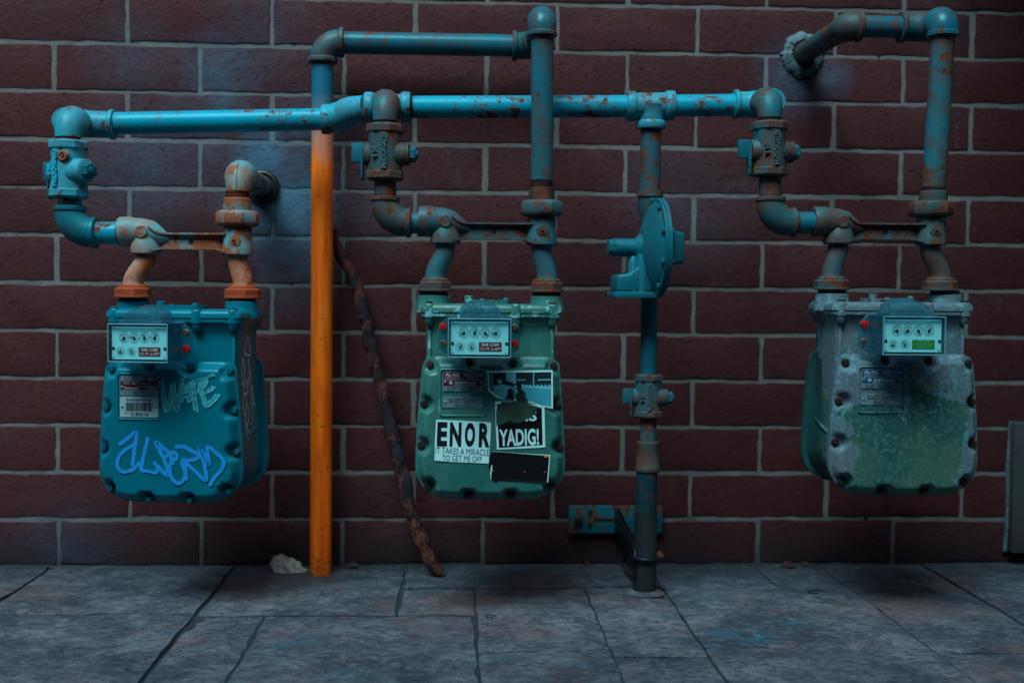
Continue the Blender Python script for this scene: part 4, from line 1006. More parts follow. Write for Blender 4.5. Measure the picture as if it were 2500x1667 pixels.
# ------------------------------------------------------------------ outlets
def left_outlet():
    Y = YL; root = thing('outlet_pipe', 'rusty pale cyan elbow pipe turning back into the wall above the leftmost meter', 'pipe', W(581, 520, Y))
    r = 28./SC(581, 450, Y); x = 580
    mb = MB(); a = W(579, 514, Y); b = W(579, 484, Y); mb.lathe(a, Z_, [(0,r*1.22),(.004,r*1.24),(b.z-a.z-.002,r*1.2),(b.z-a.z,r*1.1)], 12); mb.build('collar', 'left_pale', root, world=True)
    mb = MB(); a = W(579, 485, Y); b = W(579, 466, Y); threads(mb, a, Z_, b.z-a.z, r*1.02, 5); mb.build('threads', 'thread_red', root, world=True)
    C = W(582, 424, Y); Lb = C.z-W(582, 468, Y).z; mb = MB(); elbow(mb, C, Y_, -Z_, r, .055, Lb, False, False, k=.95, body=1.28, neck=True); mb.build('elbow', 'left_pale', root, world=True)
    R_ = Lb*.95; O = C+(Y_-Z_)*R_; pts = []
    for i in range(4, 15):
        t = PI/2*i/14; p = C+Y_*R_*(1-math.sin(t))-Z_*R_*(1-math.cos(t)); w_ = sstep(.35, 1., i/14); pts.append(p+(p-O).normalized()*(r*1.30*(1-w_)+r*1.08*w_))
    mb = MB(); mb.tube(pts, .0012, 6); mb.build('casting_seam', 'left_pale', root, world=True)
    mb = MB(); pipe(mb, C+Y_*.04, Vector((C.x, .02, C.z)), r); mb.build('pipe', 'header_fit', root, world=True)
    mb = MB(); mb.lathe((C.x, .006, C.z), -Y_, [(0,.036),(.012,.036),(.020,.033),(.022,.029),(.018,.026),(.018,.020)], 36); mb.build('wall_collar', 'seal_ring', root, world=True)
left_outlet()
def middle_outlet():
    r = 27.3/SC(1324, 250, YC); B = W(1322.5, 526, YC); base = G(787, 1392)
    root = thing('house_pipe', 'teal pipe looping over the middle meter and down a yellow standpipe to the pavement', 'pipe', (base.x, YB, 0))
    mb = MB(); a = W(1322, 489, YC); b = W(1322, 459, YC); mb.lathe(a, Z_, [(0,r*1.2),(.003,r*1.18),(b.z-a.z-.001,r*1.15),(b.z-a.z,r*1.05)], 30); mb.build('sleeve', 'thread', root, world=True)
    mb = MB(); a = W(1322.5, 460, YC); b = W(1323, 439, YC); threads(mb, a, Z_, b.z-a.z, r*1.0, 7); mb.build('threads', 'thread', root, world=True)
    top = W(1324, 45, YC); mb = MB(); pipe(mb, W(1323, 441, YC), W(1324, 90, YC), r); mb.build('riser', 'teal', root, world=True)
    mb = MB(); threads(mb, W(1324, 89, YC), -Z_, .010, r*1.0, 4); mb.build('threads', 'thread', root, world=True)
    # back run at depth YB
    zb = W(800, 104, YB).z; xl = W(788, 110, YB).x; xr = W(1296, 108, YB).x; rb = 26.8/SC(1000, 106, YB)
    T = Vector((top.x, YC, zb)); mb = MB(); elbow(mb, T, -Z_, Y_, r, T.z-W(1324, 88, YC).z+.001, .055, True, False, k=.72, body=1.24); mb.build('elbow', 'teal', root, world=True)
    mb = MB(); pipe(mb, T+Y_*.05, Vector((top.x, YB-.05, zb)), r); mb.build('pipe', 'teal', root, world=True)
    E = Vector((top.x, YB, zb)); mb = MB(); elbow(mb, E, -Y_, -X_, rb, .052, E.x-W(1252, 108, YB).x, False, True, k=.8, body=1.16); mb.build('elbow', 'teal_old', root, world=True)
    C = Vector((xl, YB, zb)); mb = MB(); elbow(mb, C, X_, -Z_, rb, .043, C.z-W(787, 153, YB).z, True, True, k=.9, body=1.14); mb.build('elbow', 'teal_worn', root, world=True)
    mb = MB(); pipe(mb, C+X_*.04, Vector((E.x-.045, YB, zb)), rb); mb.build('pipe', 'teal', root, world=True)
    mb = MB(); threads(mb, C+X_*.044, X_, .012, rb, 4); mb.build('threads', 'thread', root, world=True)
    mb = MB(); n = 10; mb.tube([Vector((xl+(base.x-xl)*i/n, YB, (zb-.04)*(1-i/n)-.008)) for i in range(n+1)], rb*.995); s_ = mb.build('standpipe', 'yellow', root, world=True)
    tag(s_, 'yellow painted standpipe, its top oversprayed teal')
middle_outlet()
def right_outlet():
    Y = YR; r = 28.3/SC(2290, 250, Y); root = thing('outlet_pipe', 'teal riser pipe at the far right that bends back into the brick wall', 'pipe', W(2280, 500, Y))
    mb = MB(); a = W(2278, 495, Y); b = W(2279, 467, Y); mb.lathe(a, Z_, [(0,r*1.18),(.003,r*1.2),(b.z-a.z-.002,r*1.17),(b.z-a.z,r*1.05)], 12); mb.build('collar', 'teal_old', root, world=True)
    mb = MB(); threads(mb, W(2279, 468, Y), Z_, .010, r, 4); mb.build('threads', 'thread', root, world=True)
    Yt = Y-.012; top = W(2301, 90, Yt); mb = MB(); mb.tube([W(2280, 458, Y), W(2291, 275, (Y+Yt)/2), top], [r, r, r*1.0]); mb.build('riser', 'teal_worn', root, world=True)
    C = W(2303, 50, Yt); mb = MB(); elbow(mb, C, -Z_, Y_, r, C.z-W(2303, 90, Yt).z, .05, True, False, k=.72, body=1.28); mb.build('elbow', 'teal', root, world=True)
    Y2 = Yt+.062; D = Vector((C.x, Y2, C.z)); xl = W(2197, 58, Y2).x
    mb = MB(); elbow(mb, D, -Y_, -X_, r, .045, D.x-xl, False, True, k=.8, body=1.2); mb.build('elbow', 'teal_old', root, world=True)
    q = W(2098, 60, Y2); zz = D.z; E = Vector((W(2068, 60, Y2).x, Y2, zz))
    mb = MB(); pipe(mb, Vector((xl+.01, Y2, zz)), Vector((q.x-.01, Y2, zz)), r*.96); mb.build('nipple', 'teal', root, world=True)
    mb = MB(); bk = Vector((-.012, 1, .012)).normalized(); elbow(mb, E, X_, bk, r, q.x-E.x+.002, .06, True, False, k=.9, body=1.16); mb.build('elbow', 'teal_old', root, world=True)
    e2 = E+bk*((.03-E.y)/bk.y); mb = MB(); pipe(mb, E+bk*.05, e2, r*1.02); mb.build('pipe', 'teal_old', root, world=True)
    # ragged filler where the pipe enters the wall
    cw = E+bk*((0-E.y)/bk.y); mb = MB(); rings = []; n = 72
    prof = [(.050, .004), (.046, -.006), (.038, -.013), (.030, -.016), (.022, -.010), (.018, .0)]
    for rr, y in prof: rings.append([Vector((cw.x+rr*math.cos(2*PI*i/n)*(1+.15*mnoise.noise(Vector((math.cos(2*PI*i/n)*2, math.sin(2*PI*i/n)*2, 3.3)))+.16*mnoise.noise(Vector((i*.9, rr*90, 0)))), y+.003*mnoise.noise(Vector((i*.7, rr*120, 1))), cw.z+rr*math.sin(2*PI*i/n)*(1+.2*mnoise.noise(Vector((math.cos(2*PI*i/n)*2, math.sin(2*PI*i/n)*2, 8.3)))))) for i in range(n)])
    mb.loft(rings, False, False); mb.build('wall_filler', 'patch', root, world=True)
right_outlet()

# ------------------------------------------------------------------ supply line, regulator, valve, bracket
def supply():
    Y = YH; root = thing('supply_riser', 'teal supply pipe rising from the pavement through the regulator to the header', 'pipe', G(1577, 1442))
    r = 25.2/SC(1588, 400, Y); r2 = 20.2/SC(1583, 800, Y); r3 = 26.5/SC(1578, 1250, Y)
    mb = MB(); pipe(mb, W(1589, 312, Y), W(1587, 468, Y), r); mb.build('pipe', 'teal', root, world=True)
    mb = MB(); a = W(1587, 466, Y); mb.lathe(a, -Z_, [(0,r*1.0),(0,r*1.28),(.012,r*1.3),(.015,r*1.16),(.04,r*1.12),(.05,r*.9),(.10,r*.8)], 28); mb.build('coupling', 'teal_old', root, world=True)
    mb = MB(); pipe(mb, W(1585, 690, Y), W(1583, 920, Y), r2); mb.build('pipe', 'teal_flat', root, world=True)
    mb = MB(); pipe(mb, W(1583, 1010, Y), W(1582, 1085, Y), r2*1.0); mb.build('pipe', 'teal_worn', root, world=True)
    mb = MB(); a = W(1581, 1150, Y); b = W(1581, 1077, Y); h = b.z-a.z
    mb.lathe(a, Z_, [(0,r2*1.45),(.002,r2*1.52),(.010,r2*1.52),(.013,r2*1.42),(.030,r2*1.44),(h-.012,r2*1.30),(h-.010,r2*1.34),(h-.001,r2*1.34),(h,r2*1.25)], 30); mb.build('reducer', 'teal_old', root, world=True)
    t = W(1580, 1152, Y); m_ = W(1577, 1252, Y); g = G(1574, 1444); g = Vector((W(1574,1440,Y).x, Y, -.01))
    mb = MB(); mb.tube([t, t.lerp(m_, .5), m_], r3*.98); mb.build('painted_stub', 'teal_dark', root, world=True)
    mb = MB(); mb.tube([m_+Z_*.004, m_-Z_*.002, g], [r3*1.04, r3*1.05, r3*1.03]); mb.build('ground_stub', 'black_iron', root, world=True)
    mb = MB(); n = 26; rings = []
    for rr, z in ((.044, .0005), (.037, .003), (.030, .0055), (.024, .006)): rings.append([(g.x+rr*(1+.25*mnoise.noise(Vector((math.cos(2*PI*i/n), math.sin(2*PI*i/n), rr*9))))*math.cos(2*PI*i/n), Y+rr*(1+.25*mnoise.noise(Vector((math.cos(2*PI*i/n), math.sin(2*PI*i/n), rr*9+4))))*math.sin(2*PI*i/n), z) for i in range(n)])
    mb.loft(rings, False, False); mb.build('grout_collar', 'concrete', root, world=True)
    z0 = W(1583, 913, Y).z; z1 = W(1583, 1018, Y).z
    valve('small teal shutoff valve on the thin supply pipe below the regulator', Vector((W(1583, 960, Y).x, Y, (z0+z1)/2)), z0-z1, math.radians(-8), 'teal_worn', text=True)
supply()
def regulator():
    c = W(1606, 606, YH-.055); root = thing('gas_regulator', 'round teal gas pressure regulator with spring tube and foot', 'regulator', c, math.radians(4), None)
    m_ = 'teal_flat'
    mb = MB(); mb.lathe((0,0,0), -X_, [(.003,.0965),(.008,.0965),(.009,.089),(.014,.083),(.021,.068),(.028,.049),(.033,.036),(.036,.022)], 44); mb.build('lower_case', m_, root, sharp=30)
    mb = MB(); mb.lathe((0,0,0), X_, [(-.002,.0965),(.005,.0965),(.006,.089),(.012,.078),(.017,.06),(.020,.035),(.021,.02)], 44); mb.build('upper_case', m_, root, sharp=30)
    mb = MB(); mb.lathe((-.0035,0,0), X_, [(0,.0945),(.002,.0945)], 44); mb.build('gasket', 'black_iron', root)
    dat = None
    for i in range(10):
        a = 2*PI*i/10+.3
        if dat is None:
            mb = MB(); mb.hexnut((-.0095,0,0), -X_, .005, .0055); mb.hexnut((.005,0,0), X_, .004, .005); mb.lathe((-.01,0,0), X_, [(0,.003),(.018,.003)], 8)
            o = mb.build('flange_bolt', m_, root); dat = o.data
        else: o = put('flange_bolt', dat, root)
        o.location = (0, .0925*math.cos(a)*.985, .0925*math.sin(a)*.985)
    mb = MB(); mb.loft([[Vector((x, y, z)) for y, z in rrect(-w, -w*1.05, w, w*1.05, .008, 4)] for x, w in ((.008,.034),(.020,.032),(.043,.0285),(.046,.026))]); mb.build('vent_cap', m_, root, sharp=50)
    mb = MB(); mb.tube([(-.03,0,0),(-.086,0,0)], .0175, 26); mb.lathe((-.03,0,0), -X_, [(0,.03),(.008,.025),(.016,.0185)], 26); mb.build('spring_tube', m_, root)
    mb = MB(); mb.lathe((-.084,0,0), -X_, [(0,.0185),(.004,.0188),(.006,.0165),(.012,.0165),(.014,.0145)], 8, True, PI/8); mb.build('end_cap', m_, root)
    mb = MB(); mb.lathe((-.033,-.012,-.088), Z_, [(0,.013),(.075,.012),(.083,.009),(.086,.003)], 20)
    mb.lathe((-.050,-.010,-.086), Z_, [(0,.012),(.06,.010),(.07,.004)], 18); mb.build('rib', m_, root)
    mb = MB(); mb.prism([(-.084,-.086),(-.012,-.086),(-.012,-.03),(-.036,-.03),(-.062,-.050),(-.084,-.052)], lambda a, b, d: Vector((a, d, b)), -.022, .045); mb.build('outlet_boss', m_, root, bevel=.006, seg=3)
    mb = MB(); mb.box((-.046, .010, -.0905), (.088, .075, .012)); mb.build('foot', m_, root, bevel=.002)
    q = root.matrix_basis.inverted() @ W(1586, 600, YH); mb = MB(); mb.tube([(q.x,q.y,.09),(q.x,q.y,-.10)], .0165, 20); mb.tube([(q.x,q.y,.0),(-.012,.0,.0)], .028, 20); mb.build('pipe_body', m_, root)
regulator()
def bracket():
    root = thing('wall_bracket', 'teal slotted wall bracket with dark arm strapped to the supply pipe', 'bracket', W(1505, 1303, -.01))
    a = W(1388, 1303, -.016); b = W(1619, 1234, -.016)
    mb = MB(); mb.box(((a.x+b.x)/2, -.012, (a.z+b.z)/2), (b.x-a.x, .007, b.z-a.z)); mb.build('plate', 'strut', root, bevel=.004, world=True)
    zc = (a.z+b.z)/2
    mb = MB()
    for px in (1441, 1588):
        p = W(px, 1268, -.0162); mb.prism(rrect(-.0042, -.022, .0042, .022, .004), lambda u, v, d: Vector((p.x+u, d, zc+v)), -.0159, -.0152); mb.build('slot', 'hole', root, world=True); mb = MB()
    p = W(1465, 1268, -.0162); mb.prism(rrect(-.030, -.003, .030, .003, .003), lambda u, v, d: Vector((p.x+u, d, zc+v)), -.0163, -.0156); mb.build('slot', 'hole', root, world=True)
    p = W(1412, 1268, -.016); mb = MB(); mb.hexnut((p.x, -.0155, zc), -Y_, .007, .011); mb.build('anchor_bolt', 'bolt_dark', root, world=True)
    p = W(1442, 1268, -.016); mb = MB(); mb.lathe((p.x, -.0155, zc), -Y_, [(0,.009),(.0012,.009)], 8); mb.build('anchor_washer', 'strut', root, world=True)
    # two arms reaching out from the wall to the pipe
    xw = W(1502, 1268, -.02).x; xn = W(1562, 1375, -.21).x; zt = W(1500, 1238, -.02).z; zb = W(1500, 1305, -.02).z
    for k, off in enumerate((0, .0065)):
        mb = MB(); x0 = xw+off-.002; x1 = W(1561, 1350, -.245).x+off-.010
        z1 = W(1561, 1336, -.245).z; z2 = W(1561, 1408, -.245).z
        pr = [(-.016, zt), (-.215, z1+.006), (-.24, z1-.004), (-.25, z1-.018), (-.25, z2), (-.225, z2+.004), (-.12, zb-.03), (-.016, zb)]
        mb.loft([[Vector((x0+(x1-x0)*(-y)/.25+dx, y, z)) for y, z in pr] for dx in (0, .0032)]); mb.build('arm', 'strap', root, bevel=.0008, world=True)
        if k == 0: mb_x = x1
    g = W(1576, 1362, YH); ring = []; n = 20; r3 = 27.5/SC(1578, 1362, YH)
    mb = MB(); mb.tube([(g.x+(r3+.004)*math.cos(t), YH+(r3+.004)*math.sin(t), g.z+.002) for t in [PI*.85+(PI*1.25)*i/n for i in range(n+1)]], .0045, 10); mb.build('u_bolt', 'strap', root, world=True)
    mb = MB(); mb.hexnut((g.x+r3+.002, YH-.004, g.z+.005), Vector((.5,-.6,.4)), .010, .008); mb.build('nut', 'thread', root, world=True)
bracket()

# ------------------------------------------------------------------ loose things
def stick():
    pts_px = [(812, 560, -.022), (830, 620, -.026), (862, 672, -.03), (890, 770, -.04), (908, 860, -.048), (932, 950, -.056), (958, 1060, -.068), (980, 1150, -.078), (1000, 1240, -.088), (1030, 1320, -.097), (1062, 1385, -.104), (1078, 1408, -.106)]
    rad = [.0085, .0112, .012, .0132, .0136, .014, .0136, .0142, .0146, .0132, .0116, .0085]
    P = [W(*p) for p in pts_px]; P[-1].z = .009; root = thing('wooden_stick', 'crooked stick of peeling brown bark leaning on the wall behind the yellow standpipe', 'stick', P[-1])
    # dense resample with knots
    D = []; Rr = []; n = 10
    for i in range(len(P)-1):
        p0 = P[max(i-1,0)]; p1 = P[i]; p2 = P[i+1]; p3 = P[min(i+2,len(P)-1)]
        for k in range(n):
            t = k/n; q = .5*((2*p1)+(p2-p0)*t+(2*p0-5*p1+4*p2-p3)*t*t+(3*p1-p0-3*p2+p3)*t*t*t)
            D.append(q+Vector((mnoise.noise(q*24), mnoise.noise(q*24+Vector((5,5,5))), 0))*.0035); Rr.append((rad[i]*(1-t)+rad[i+1]*t)*(1+.24*mnoise.noise(q*40)))
    D.append(P[-1]); Rr.append(rad[-1]); mb = MB(); mb.tube(D, Rr, 18, True, .12); mb.build('branch', 'bark', root, world=True, sharp=60)
    mb = MB(); d = (P[-1]-P[-2]).normalized(); mb.lathe(P[-1]-d*.003, d, [(0,.0088),(.004,.0068),(.008,.003)], 12); mb.build('cut_end', 'cut_wood', root, world=True)
    for i, s_ in ((62, 1), (31, -1)): mb = MB(); q = D[i]; mb.lathe(q, Vector((.8*s_, -.5, .3)), [(0,.009),(.012,.007),(.017,.003)], 10); mb.build('knot', 'bark', root, world=True)
stick()
def cloth():
    c = G(712, 1390); c.y = -.055; mb = MB(); n, m_ = 26, 14; rings = []
    for j in range(m_+1):
        v = j/m_; ring = []
        for i in range(n):
            a = 2*PI*i/n; rr = math.sin(PI*(v*.5+.0))**.7 if v > 0 else .02
            x = .038*math.cos(a)*rr; y = .018*math.sin(a)*rr; p = Vector((math.cos(a)*2.1, math.sin(a)*2.1, v*2))
            k = 1+.35*mnoise.noise(p)+.2*mnoise.noise(p*2.7)
            h = .026*(math.cos(PI*.5*v))*(1+.5*mnoise.noise(p*1.6+Vector((9,0,0))))*(1-.45*(x/.043)) ; fold = .004*math.sin(a*5+v*7)+.003*math.sin(a*9-v*5)
            ring.append(Vector((c.x+x*k+.012*(1-v)*-1, c.y+y*k, max(.001, h+fold*(1-v*.4)))))
        rings.append(ring)
    mb.loft(rings, True, False); o = mb.build('crumpled_cloth', 'cloth', sharp=28)
    tag(o, 'crumpled off-white cloth on the pavement left of the yellow standpipe', 'cloth')
cloth()
def bits():
    def leaf(px, py, s_, rz, label):
        p = G(px, py); mb = MB(); n = 8; A = []; B = []
        for i in range(n+1):
            u = i/n; w = .35*math.sin(PI*u)**.8; z = .006+.25*s_*math.sin(PI*u)*.5
            c, q = math.cos(rz), math.sin(rz); x = (u-.5)*s_
            A.append(Vector((p.x+x*c-w*s_*q, p.y+x*q+w*s_*c, z+.012*mnoise.noise(Vector((u*3,1,px))))));  B.append(Vector((p.x+x*c+w*s_*q, p.y+x*q-w*s_*c, .003)))
        b = 0; mb.v = A+B+[v-Z_*.0008 for v in A+B]; k = n+1
        for i in range(n):
            mb.f.append((i, i+1, k+i+1, k+i)); mb.f.append((2*k+i, 3*k+i, 3*k+i+1, 2*k+i+1))
        tag(mb.build('dead_leaf', 'leaf'), label, 'leaf', 'dead leaves at the foot of the wall')
    leaf(860, 1384, .028, .3, 'curled brown dead leaf against the wall right of the yellow standpipe')
    leaf(1434, 1381, .026, 1.1, 'small reddish dead leaf against the wall left of the supply pipe')
    leaf(1925, 1384, .036, .1, 'brown leaf scrap at the wall foot, left one of the pair below the rightmost meter')
    leaf(1965, 1382, .024, -.4, 'brown leaf scrap at the wall foot, right one of the pair below the rightmost meter')
    def pebble(name, px, py, s_, mat, label, cat, flatk=.6):
        p = G(px, py); mb = MB(); rings = []
        for j in range(7):
            v = PI*j/6; rings.append([Vector((p.x+s_*math.sin(v)*math.cos(2*PI*i/12)*(1+.3*mnoise.noise(Vector((i, j, px)))), p.y+s_*.8*math.sin(v)*math.sin(2*PI*i/12), max(.0, s_*flatk*(1-math.cos(v)) )*1.0)) for i in range(12)])
        for r in rings:
            for q in r: q.z = q.z+.0005
        tag(mb.build(name, mat, sharp=50), label, cat)
    pebble('pebble', 2377, 1378, .012, 'pebble', 'pale pebble on the pavement at the wall foot near the grey pier', 'pebble')
    pebble('paper_scrap', 2460, 1391, .016, 'ph_mid', 'flat teal scrap on the pavement in front of the grey pier', 'litter', .15)
    pebble('dark_clod', 822, 1387, .013, 'black_iron', 'dark clod of dirt at the foot of the yellow standpipe', 'dirt', .4)
    pebble('pebble', 1636, 1413, .005, 'black_iron', 'tiny black pebble on the pavement right of the supply pipe', 'pebble')
    for (px, py, s_, lab) in ((953,1475,.004,'small bright chip on the pavement below the end of the stick'), (1103,1529,.003,'tiny bright chip on the pavement left of the centre joint'), (1173,1606,.004,'bright chip beside the centre joint nearest the viewer'), (1931,1467,.005,'pale chip on the pavement below the rightmost meter'), (2310,1467,.004,'small white chip on the pavement at the far right'), (2246,1654,.006,'white chip on the pavement at the lower right corner')):
        pebble('paint_chip', px, py, s_, 'sticker', lab, 'chip', .2)
    p = G(1985, 1447); mb = MB(); mb.tube([Vector((p.x+.028, p.y+.004, .003)), Vector((p.x+.005, p.y+.008, .004)), Vector((p.x-.010, p.y+.004, .003)), Vector((p.x-.012, p.y-.006, .003)), Vector((p.x-.004, p.y-.013, .003)), Vector((p.x+.008, p.y-.012, .003))], .0011, 8)
    tag(mb.build('wire_hook', 'wire'), 'bent black wire hook lying on the pavement at the right', 'wire')
    p = G(1198, 1507); mb = MB(); mb.tube([Vector((p.x+.010*math.cos(t), p.y+.007*math.sin(t), .003)) for t in [i*.45 for i in range(12)]], .0009, 8)
    tag(mb.build('wire_loop', 'wire'), 'small black wire loop lying on the pavement near the centre joint', 'wire')
bits()
def grit():
    rnd = random.Random(21); mb = MB()
    for i in range(900):
        if i < 620: x = rnd.uniform(-.3, 2.3); y = -abs(rnd.gauss(0, .022))-.004
        else: x = rnd.uniform(-.2, 2.2); y = -rnd.uniform(.02, .9)
        r = rnd.uniform(.0006, .0022)*(1 if i < 620 else .7); c = Vector((x, y, r*.3)); b = len(mb.v)
        for d in ((1,0,0),(-1,0,0),(0,1,0),(0,-1,0),(0,0,1),(0,0,-1)): mb.v.append(c+Vector(d)*r*rnd.uniform(.6, 1.4))
        mb.f += [tuple(b+k for k in q) for q in ((0,2,4),(2,1,4),(1,3,4),(3,0,4),(2,0,5),(1,2,5),(3,1,5),(0,3,5))]
    o = mb.build('grit', 'grit', smooth=False); tag(o, 'fine dark grit swept along the foot of the wall', 'grit', kind='stuff')
grit()

# ------------------------------------------------------------------ stickers and tags on the meters
def ring_f(off): return lambda a, b, d: Vector((a, YF-off-d, b))
def decals_middle():
    root = roots['C']; pz = lambda L: [cz(*p) for p in L]
    # white sticker with the slogan
    mb = MB(); poly(mb, pz([(212,1195),(330,1204),(450,1208),(565,1214),(568,1140),(573,1060),(578,942),(400,932),(221,926),(214,1060)]), ring_f(.0006)); s1 = mb.build('sticker', 'sticker', root, sharp=20); tag(s1, 'white slogan sticker')
    mb = MB(); t = -.025*1
    for ch, x, w in (('E',261,66),('N',348,76),('O',441,68),('R',535,72)): q = cz(x, 1024+(x-400)*.02); add_text(mb, ch, front(q[0], q[1], YF-.0011, t), w*MZ, 162*MZ, .05)
    q = cz(393, 1135); add_text(mb, 'IT TAKES A MIRACLE', front(q[0], q[1], YF-.0011, -.045), 348*MZ, 42*MZ, .0); q = cz(391, 1182); add_text(mb, 'TO GET ME OFF', front(q[0], q[1], YF-.0011, -.035), 256*MZ, 38*MZ, .0)
    mb.build('lettering', 'sticker_ink', s1, smooth=False)
    # photograph sticker
    mb = MB(); poly(mb, pz([(548,603),(975,597),(979,850),(905,838),(830,812),(640,790),(600,770),(556,735)]), ring_f(.0006)); s2 = mb.build('sticker', 'sticker', root, sharp=20); tag(s2, 'torn photograph sticker of two people scuffling in a street')
    def lay(pts, m_, d): mb = MB(); poly(mb, pz(pts), ring_f(d), 0, .00012); mb.build('printed_area', m_, s2, sharp=20)
    lay([(560,616),(966,608),(968,838),(905,826),(835,803),(645,778),(608,760),(567,730)], 'ph_lt', .0010)
    lay([(700,700),(966,715),(968,838),(905,826),(835,803),(700,785)], 'ph_md2', .00115)
    lay([(560,616),(575,616),(590,740),(567,730)], 'ph_mid', .0012); lay([(582,620),(672,617),(672,690),(590,700)], 'ph_dk', .0012); lay([(736,614),(966,609),(966,716),(738,700)], 'ph_dk', .0012)
    lay([(745,660),(800,658),(800,664),(745,667)], 'ph_lt', .0014); lay([(880,657),(962,655),(962,663),(880,665)], 'ph_lt', .0014); lay([(738,694),(966,706),(966,722),(738,712)], 'ph_lt', .0014); lay([(848,612),(854,612),(854,712),(848,712)], 'ph_lt', .0014)
    for q in range(9): x = 745+q*25; lay([(x,700),(x+9,688),(x+18,702),(x+10,708)], 'ph_lt', .0015)
    # figures: one reaching out, one crouching
    lay([(620,705),(640,690),(668,696),(690,712),(672,740),(690,770),(672,786),(640,778),(626,745)], 'ph_lt', .0016)
    lay([(640,668),(668,664),(700,676),(742,690),(736,704),(690,698),(650,690)], 'ph_dk', .0017); lay([(614,660),(622,647),(640,648),(650,664),(644,684),(628,690),(616,678)], 'ph_lt', .0018); lay([(614,658),(626,644),(646,650),(650,662),(632,658)], 'ph_dk', .0019)
    lay([(676,722),(700,715),(722,738),(728,798),(664,786),(684,760)], 'ph_dk', .0017); lay([(664,710),(680,700),(692,712),(688,730),(668,730)], 'ph_lt', .0019)
    lay([(728,690),(745,680),(768,686),(776,712),(762,728),(738,722)], 'ph_dk', .0018); lay([(728,700),(738,694),(742,716),(732,722)], 'ph_lt', .0020)
    lay([(738,728),(772,722),(798,745),(816,805),(742,800),(734,762)], 'ph_dk', .0017); lay([(732,730),(746,726),(748,748),(738,752)], 'ph_lt', .0020); lay([(795,752),(808,766),(806,790),(796,780)], 'ph_mid', .0020)
    # torn black and white sticker
    mb = MB(); poly(mb, pz([(601,806),(650,803),(700,803),(900,832),(924,838),(932,1106),(780,1114),(617,1122),(607,960)]), ring_f(.0004)); s3 = mb.build('sticker', 'sticker', root, sharp=20); tag(s3, 'torn black and white sticker')
    mb = MB(); poly(mb, pz([(614,822),(890,842),(906,846),(914,1090),(630,1110)]), ring_f(.0008), 0, .0002); mb.build('printed_area', 'sticker_blk', s3, sharp=20)
    mb = MB(); q = cz(760, 1040); add_text(mb, 'YADIG!', front(q[0], q[1], YF-.0012, .03), 258*MZ, 112*MZ, .03); q = cz(836, 898); add_text(mb, 'IS', front(q[0], q[1], YF-.0012, .03), 76*MZ, 70*MZ, .03); mb.build('lettering', 'sticker', s3, smooth=False)
    mb = MB(); poly(mb, pz([(612,962),(609,880),(616,835),(650,806),(760,806),(884,838),(862,885),(835,905),(800,925),(752,948),(715,938),(690,934),(650,955)]), ring_f(.0014), 0, .0003); mb.build('torn_backing', 'scrap', s3, sharp=20)
    # black patch
    mb = MB(); poly(mb, pz([(575,1285),(580,1225),(588,1133),(780,1146),(966,1156),(952,1340),(770,1328),(578,1316)]), ring_f(.0005)); s4 = mb.build('sticker', 'sticker', root, sharp=20); tag(s4, 'black rectangular sticker with a worn white rim')
    mb = MB(); poly(mb, pz([(584,1268),(590,1220),(572,1232),(562,1258),(566,1180),(586,1134),(700,1142),(958,1162),(945,1338),(770,1326),(625,1318),(615,1330),(590,1322),(580,1306)]), ring_f(.0009), 0, .0003); mb.build('printed_area', 'sticker_blk', s4, sharp=20)
    mb = MB()
    for p in ((940,1166,16),(798,1268,6),(590,1262,9),(930,1268,6)): x, z = cz(p[0], p[1]); w = p[2]*MZ; poly(mb, [(x-w,z-w*.4),(x+w,z-w*.3),(x+w*.8,z+w*.4),(x-w*.7,z+w*.3)], ring_f(.0013), 0, .0001)
    mb.build('fleck', 'yellow', s4)
decals_middle()
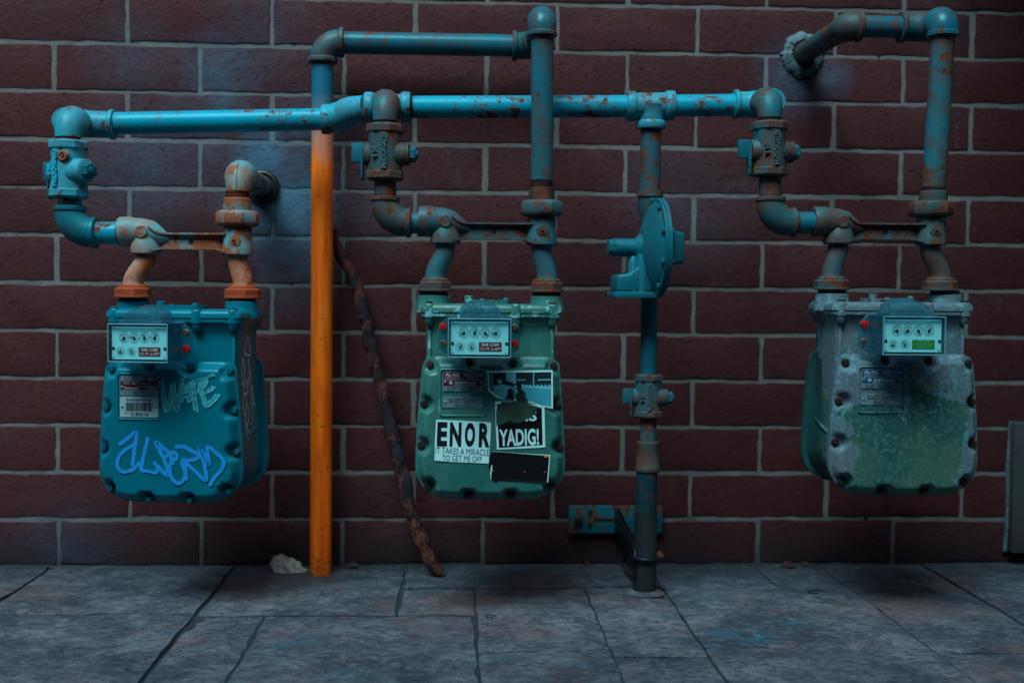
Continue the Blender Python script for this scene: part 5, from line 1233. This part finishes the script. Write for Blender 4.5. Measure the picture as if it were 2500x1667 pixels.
def decals_left():
    root = roots['L']; ml = lambda p: ((p[0]-584)*.0002865, CH-(p[1]-556)*.00028)
    f = ring_f(.0006)
    mb = MB(); w = 29*.00028
    for st in ([(275,1103),(330,1062),(390,1016),(378,1120),(364,1240)], [(398,1088),(340,1120),(285,1165),(264,1220),(272,1262),(310,1280),(365,1262),(412,1215)],
               [(466,1048),(448,1130),(430,1200),(422,1262),(470,1272),(522,1278),(528,1222)], [(500,1208),(550,1258),(600,1298),(570,1190),(518,1080),(560,1112),(612,1160),(625,1230)],
               [(575,1180),(612,1148),(650,1150),(652,1185),(622,1200),(606,1250),(622,1318),(668,1348),(704,1310),(708,1240),(690,1180)], [(640,1112),(690,1104),(742,1128),(800,1162),(760,1190),(690,1205),(705,1260),(716,1326)],
               [(700,1202),(770,1262),(842,1322),(832,1220),(798,1108),(830,1160),(862,1222),(852,1104),(905,1140),(955,1190),(944,1250),(900,1300),(866,1360)]):
        ribbon(mb, [ml(p) for p in st], w, f, .25, .0004); f = ring_f(.0006+.00006*len(mb.v)/200)
    tag(mb.build('graffiti_tag', 'tag_blue', root, sharp=20), 'large blue marker tag')
    mb = MB(); w = 40*.00028; f = ring_f(.0005)
    for k, st in enumerate(([(552,682),(572,780),(596,872),(632,690)], [(628,700),(640,790),(655,868),(690,668)], [(700,690),(690,760),(684,818)], [(700,700),(735,698),(728,760),(742,815)], [(690,762),(740,765)],
               [(762,678),(768,780),(778,872)], [(755,690),(800,668),(836,668),(836,700),(800,742),(772,760)], [(893,636),(850,655),(808,682),(820,760),(846,842)], [(825,765),(860,735),(892,712)], [(840,842),(885,800),(922,766)])):
        for q in range(5):
            o = (q-2)*6.0; ribbon(mb, [ml((p[0]+o+random.uniform(-3,3), p[1]+random.uniform(-8,8))) for p in st], w*.34, ring_f(.0005+.00002*k), .6, .0007)
    tag(mb.build('graffiti_scrawl', 'tag_pale', root, sharp=20), 'pale scratchy marker word')
    # thin white scrawl down the right flank
    sx = .1183; mb = MB()
    g = lambda a, b, d: Vector((sx, a, b))
    sd = lambda p: (-.058+(p[0]-1035)*.00072, .317-(p[1]-345)*.00040)
    for st in ([(1115,360),(1095,420),(1088,450),(1135,460),(1112,370)], [(1070,470),(1085,520),(1075,600),(1062,560),(1070,480),(1092,540)], [(1120,480),(1125,560),(1112,600),(1135,540),(1130,620)],
               [(1085,600),(1105,580),(1110,640),(1088,640),(1085,600)], [(1072,660),(1090,640),(1102,720),(1082,740),(1072,660)], [(1130,640),(1155,620),(1140,700),(1165,690),(1150,650)],
               [(1090,760),(1110,700),(1125,760),(1095,800),(1090,760)], [(1095,790),(1120,830),(1115,868),(1098,810),(1105,780)], [(1145,730),(1172,700),(1180,760),(1165,830),(1145,800),(1160,740)]):
        ribbon(mb, [sd(p) for p in st], .0028, g, .3)
    tag(mb.build('graffiti_line', 'tag_white', root, sharp=20), 'thin white marker scrawl')
decals_left()
def scrawl():
    p = W(2335, 320, 0); mb = MB(); random.seed(4)
    for k in range(6):
        z = p.z+.035-.014*k; mb_pts = [(p.x-.006+.012*random.random(), z+.012*random.random()-.006) for _ in range(5)]
        ribbon(mb, mb_pts, .0022, lambda a, b, d: Vector((a, -.0022, b)), .3)
    return mb
sm = scrawl(); so_ = sm.build('chalk_scrawl', 'chalk'); so_.parent = bpy.data.objects['brick_wall']
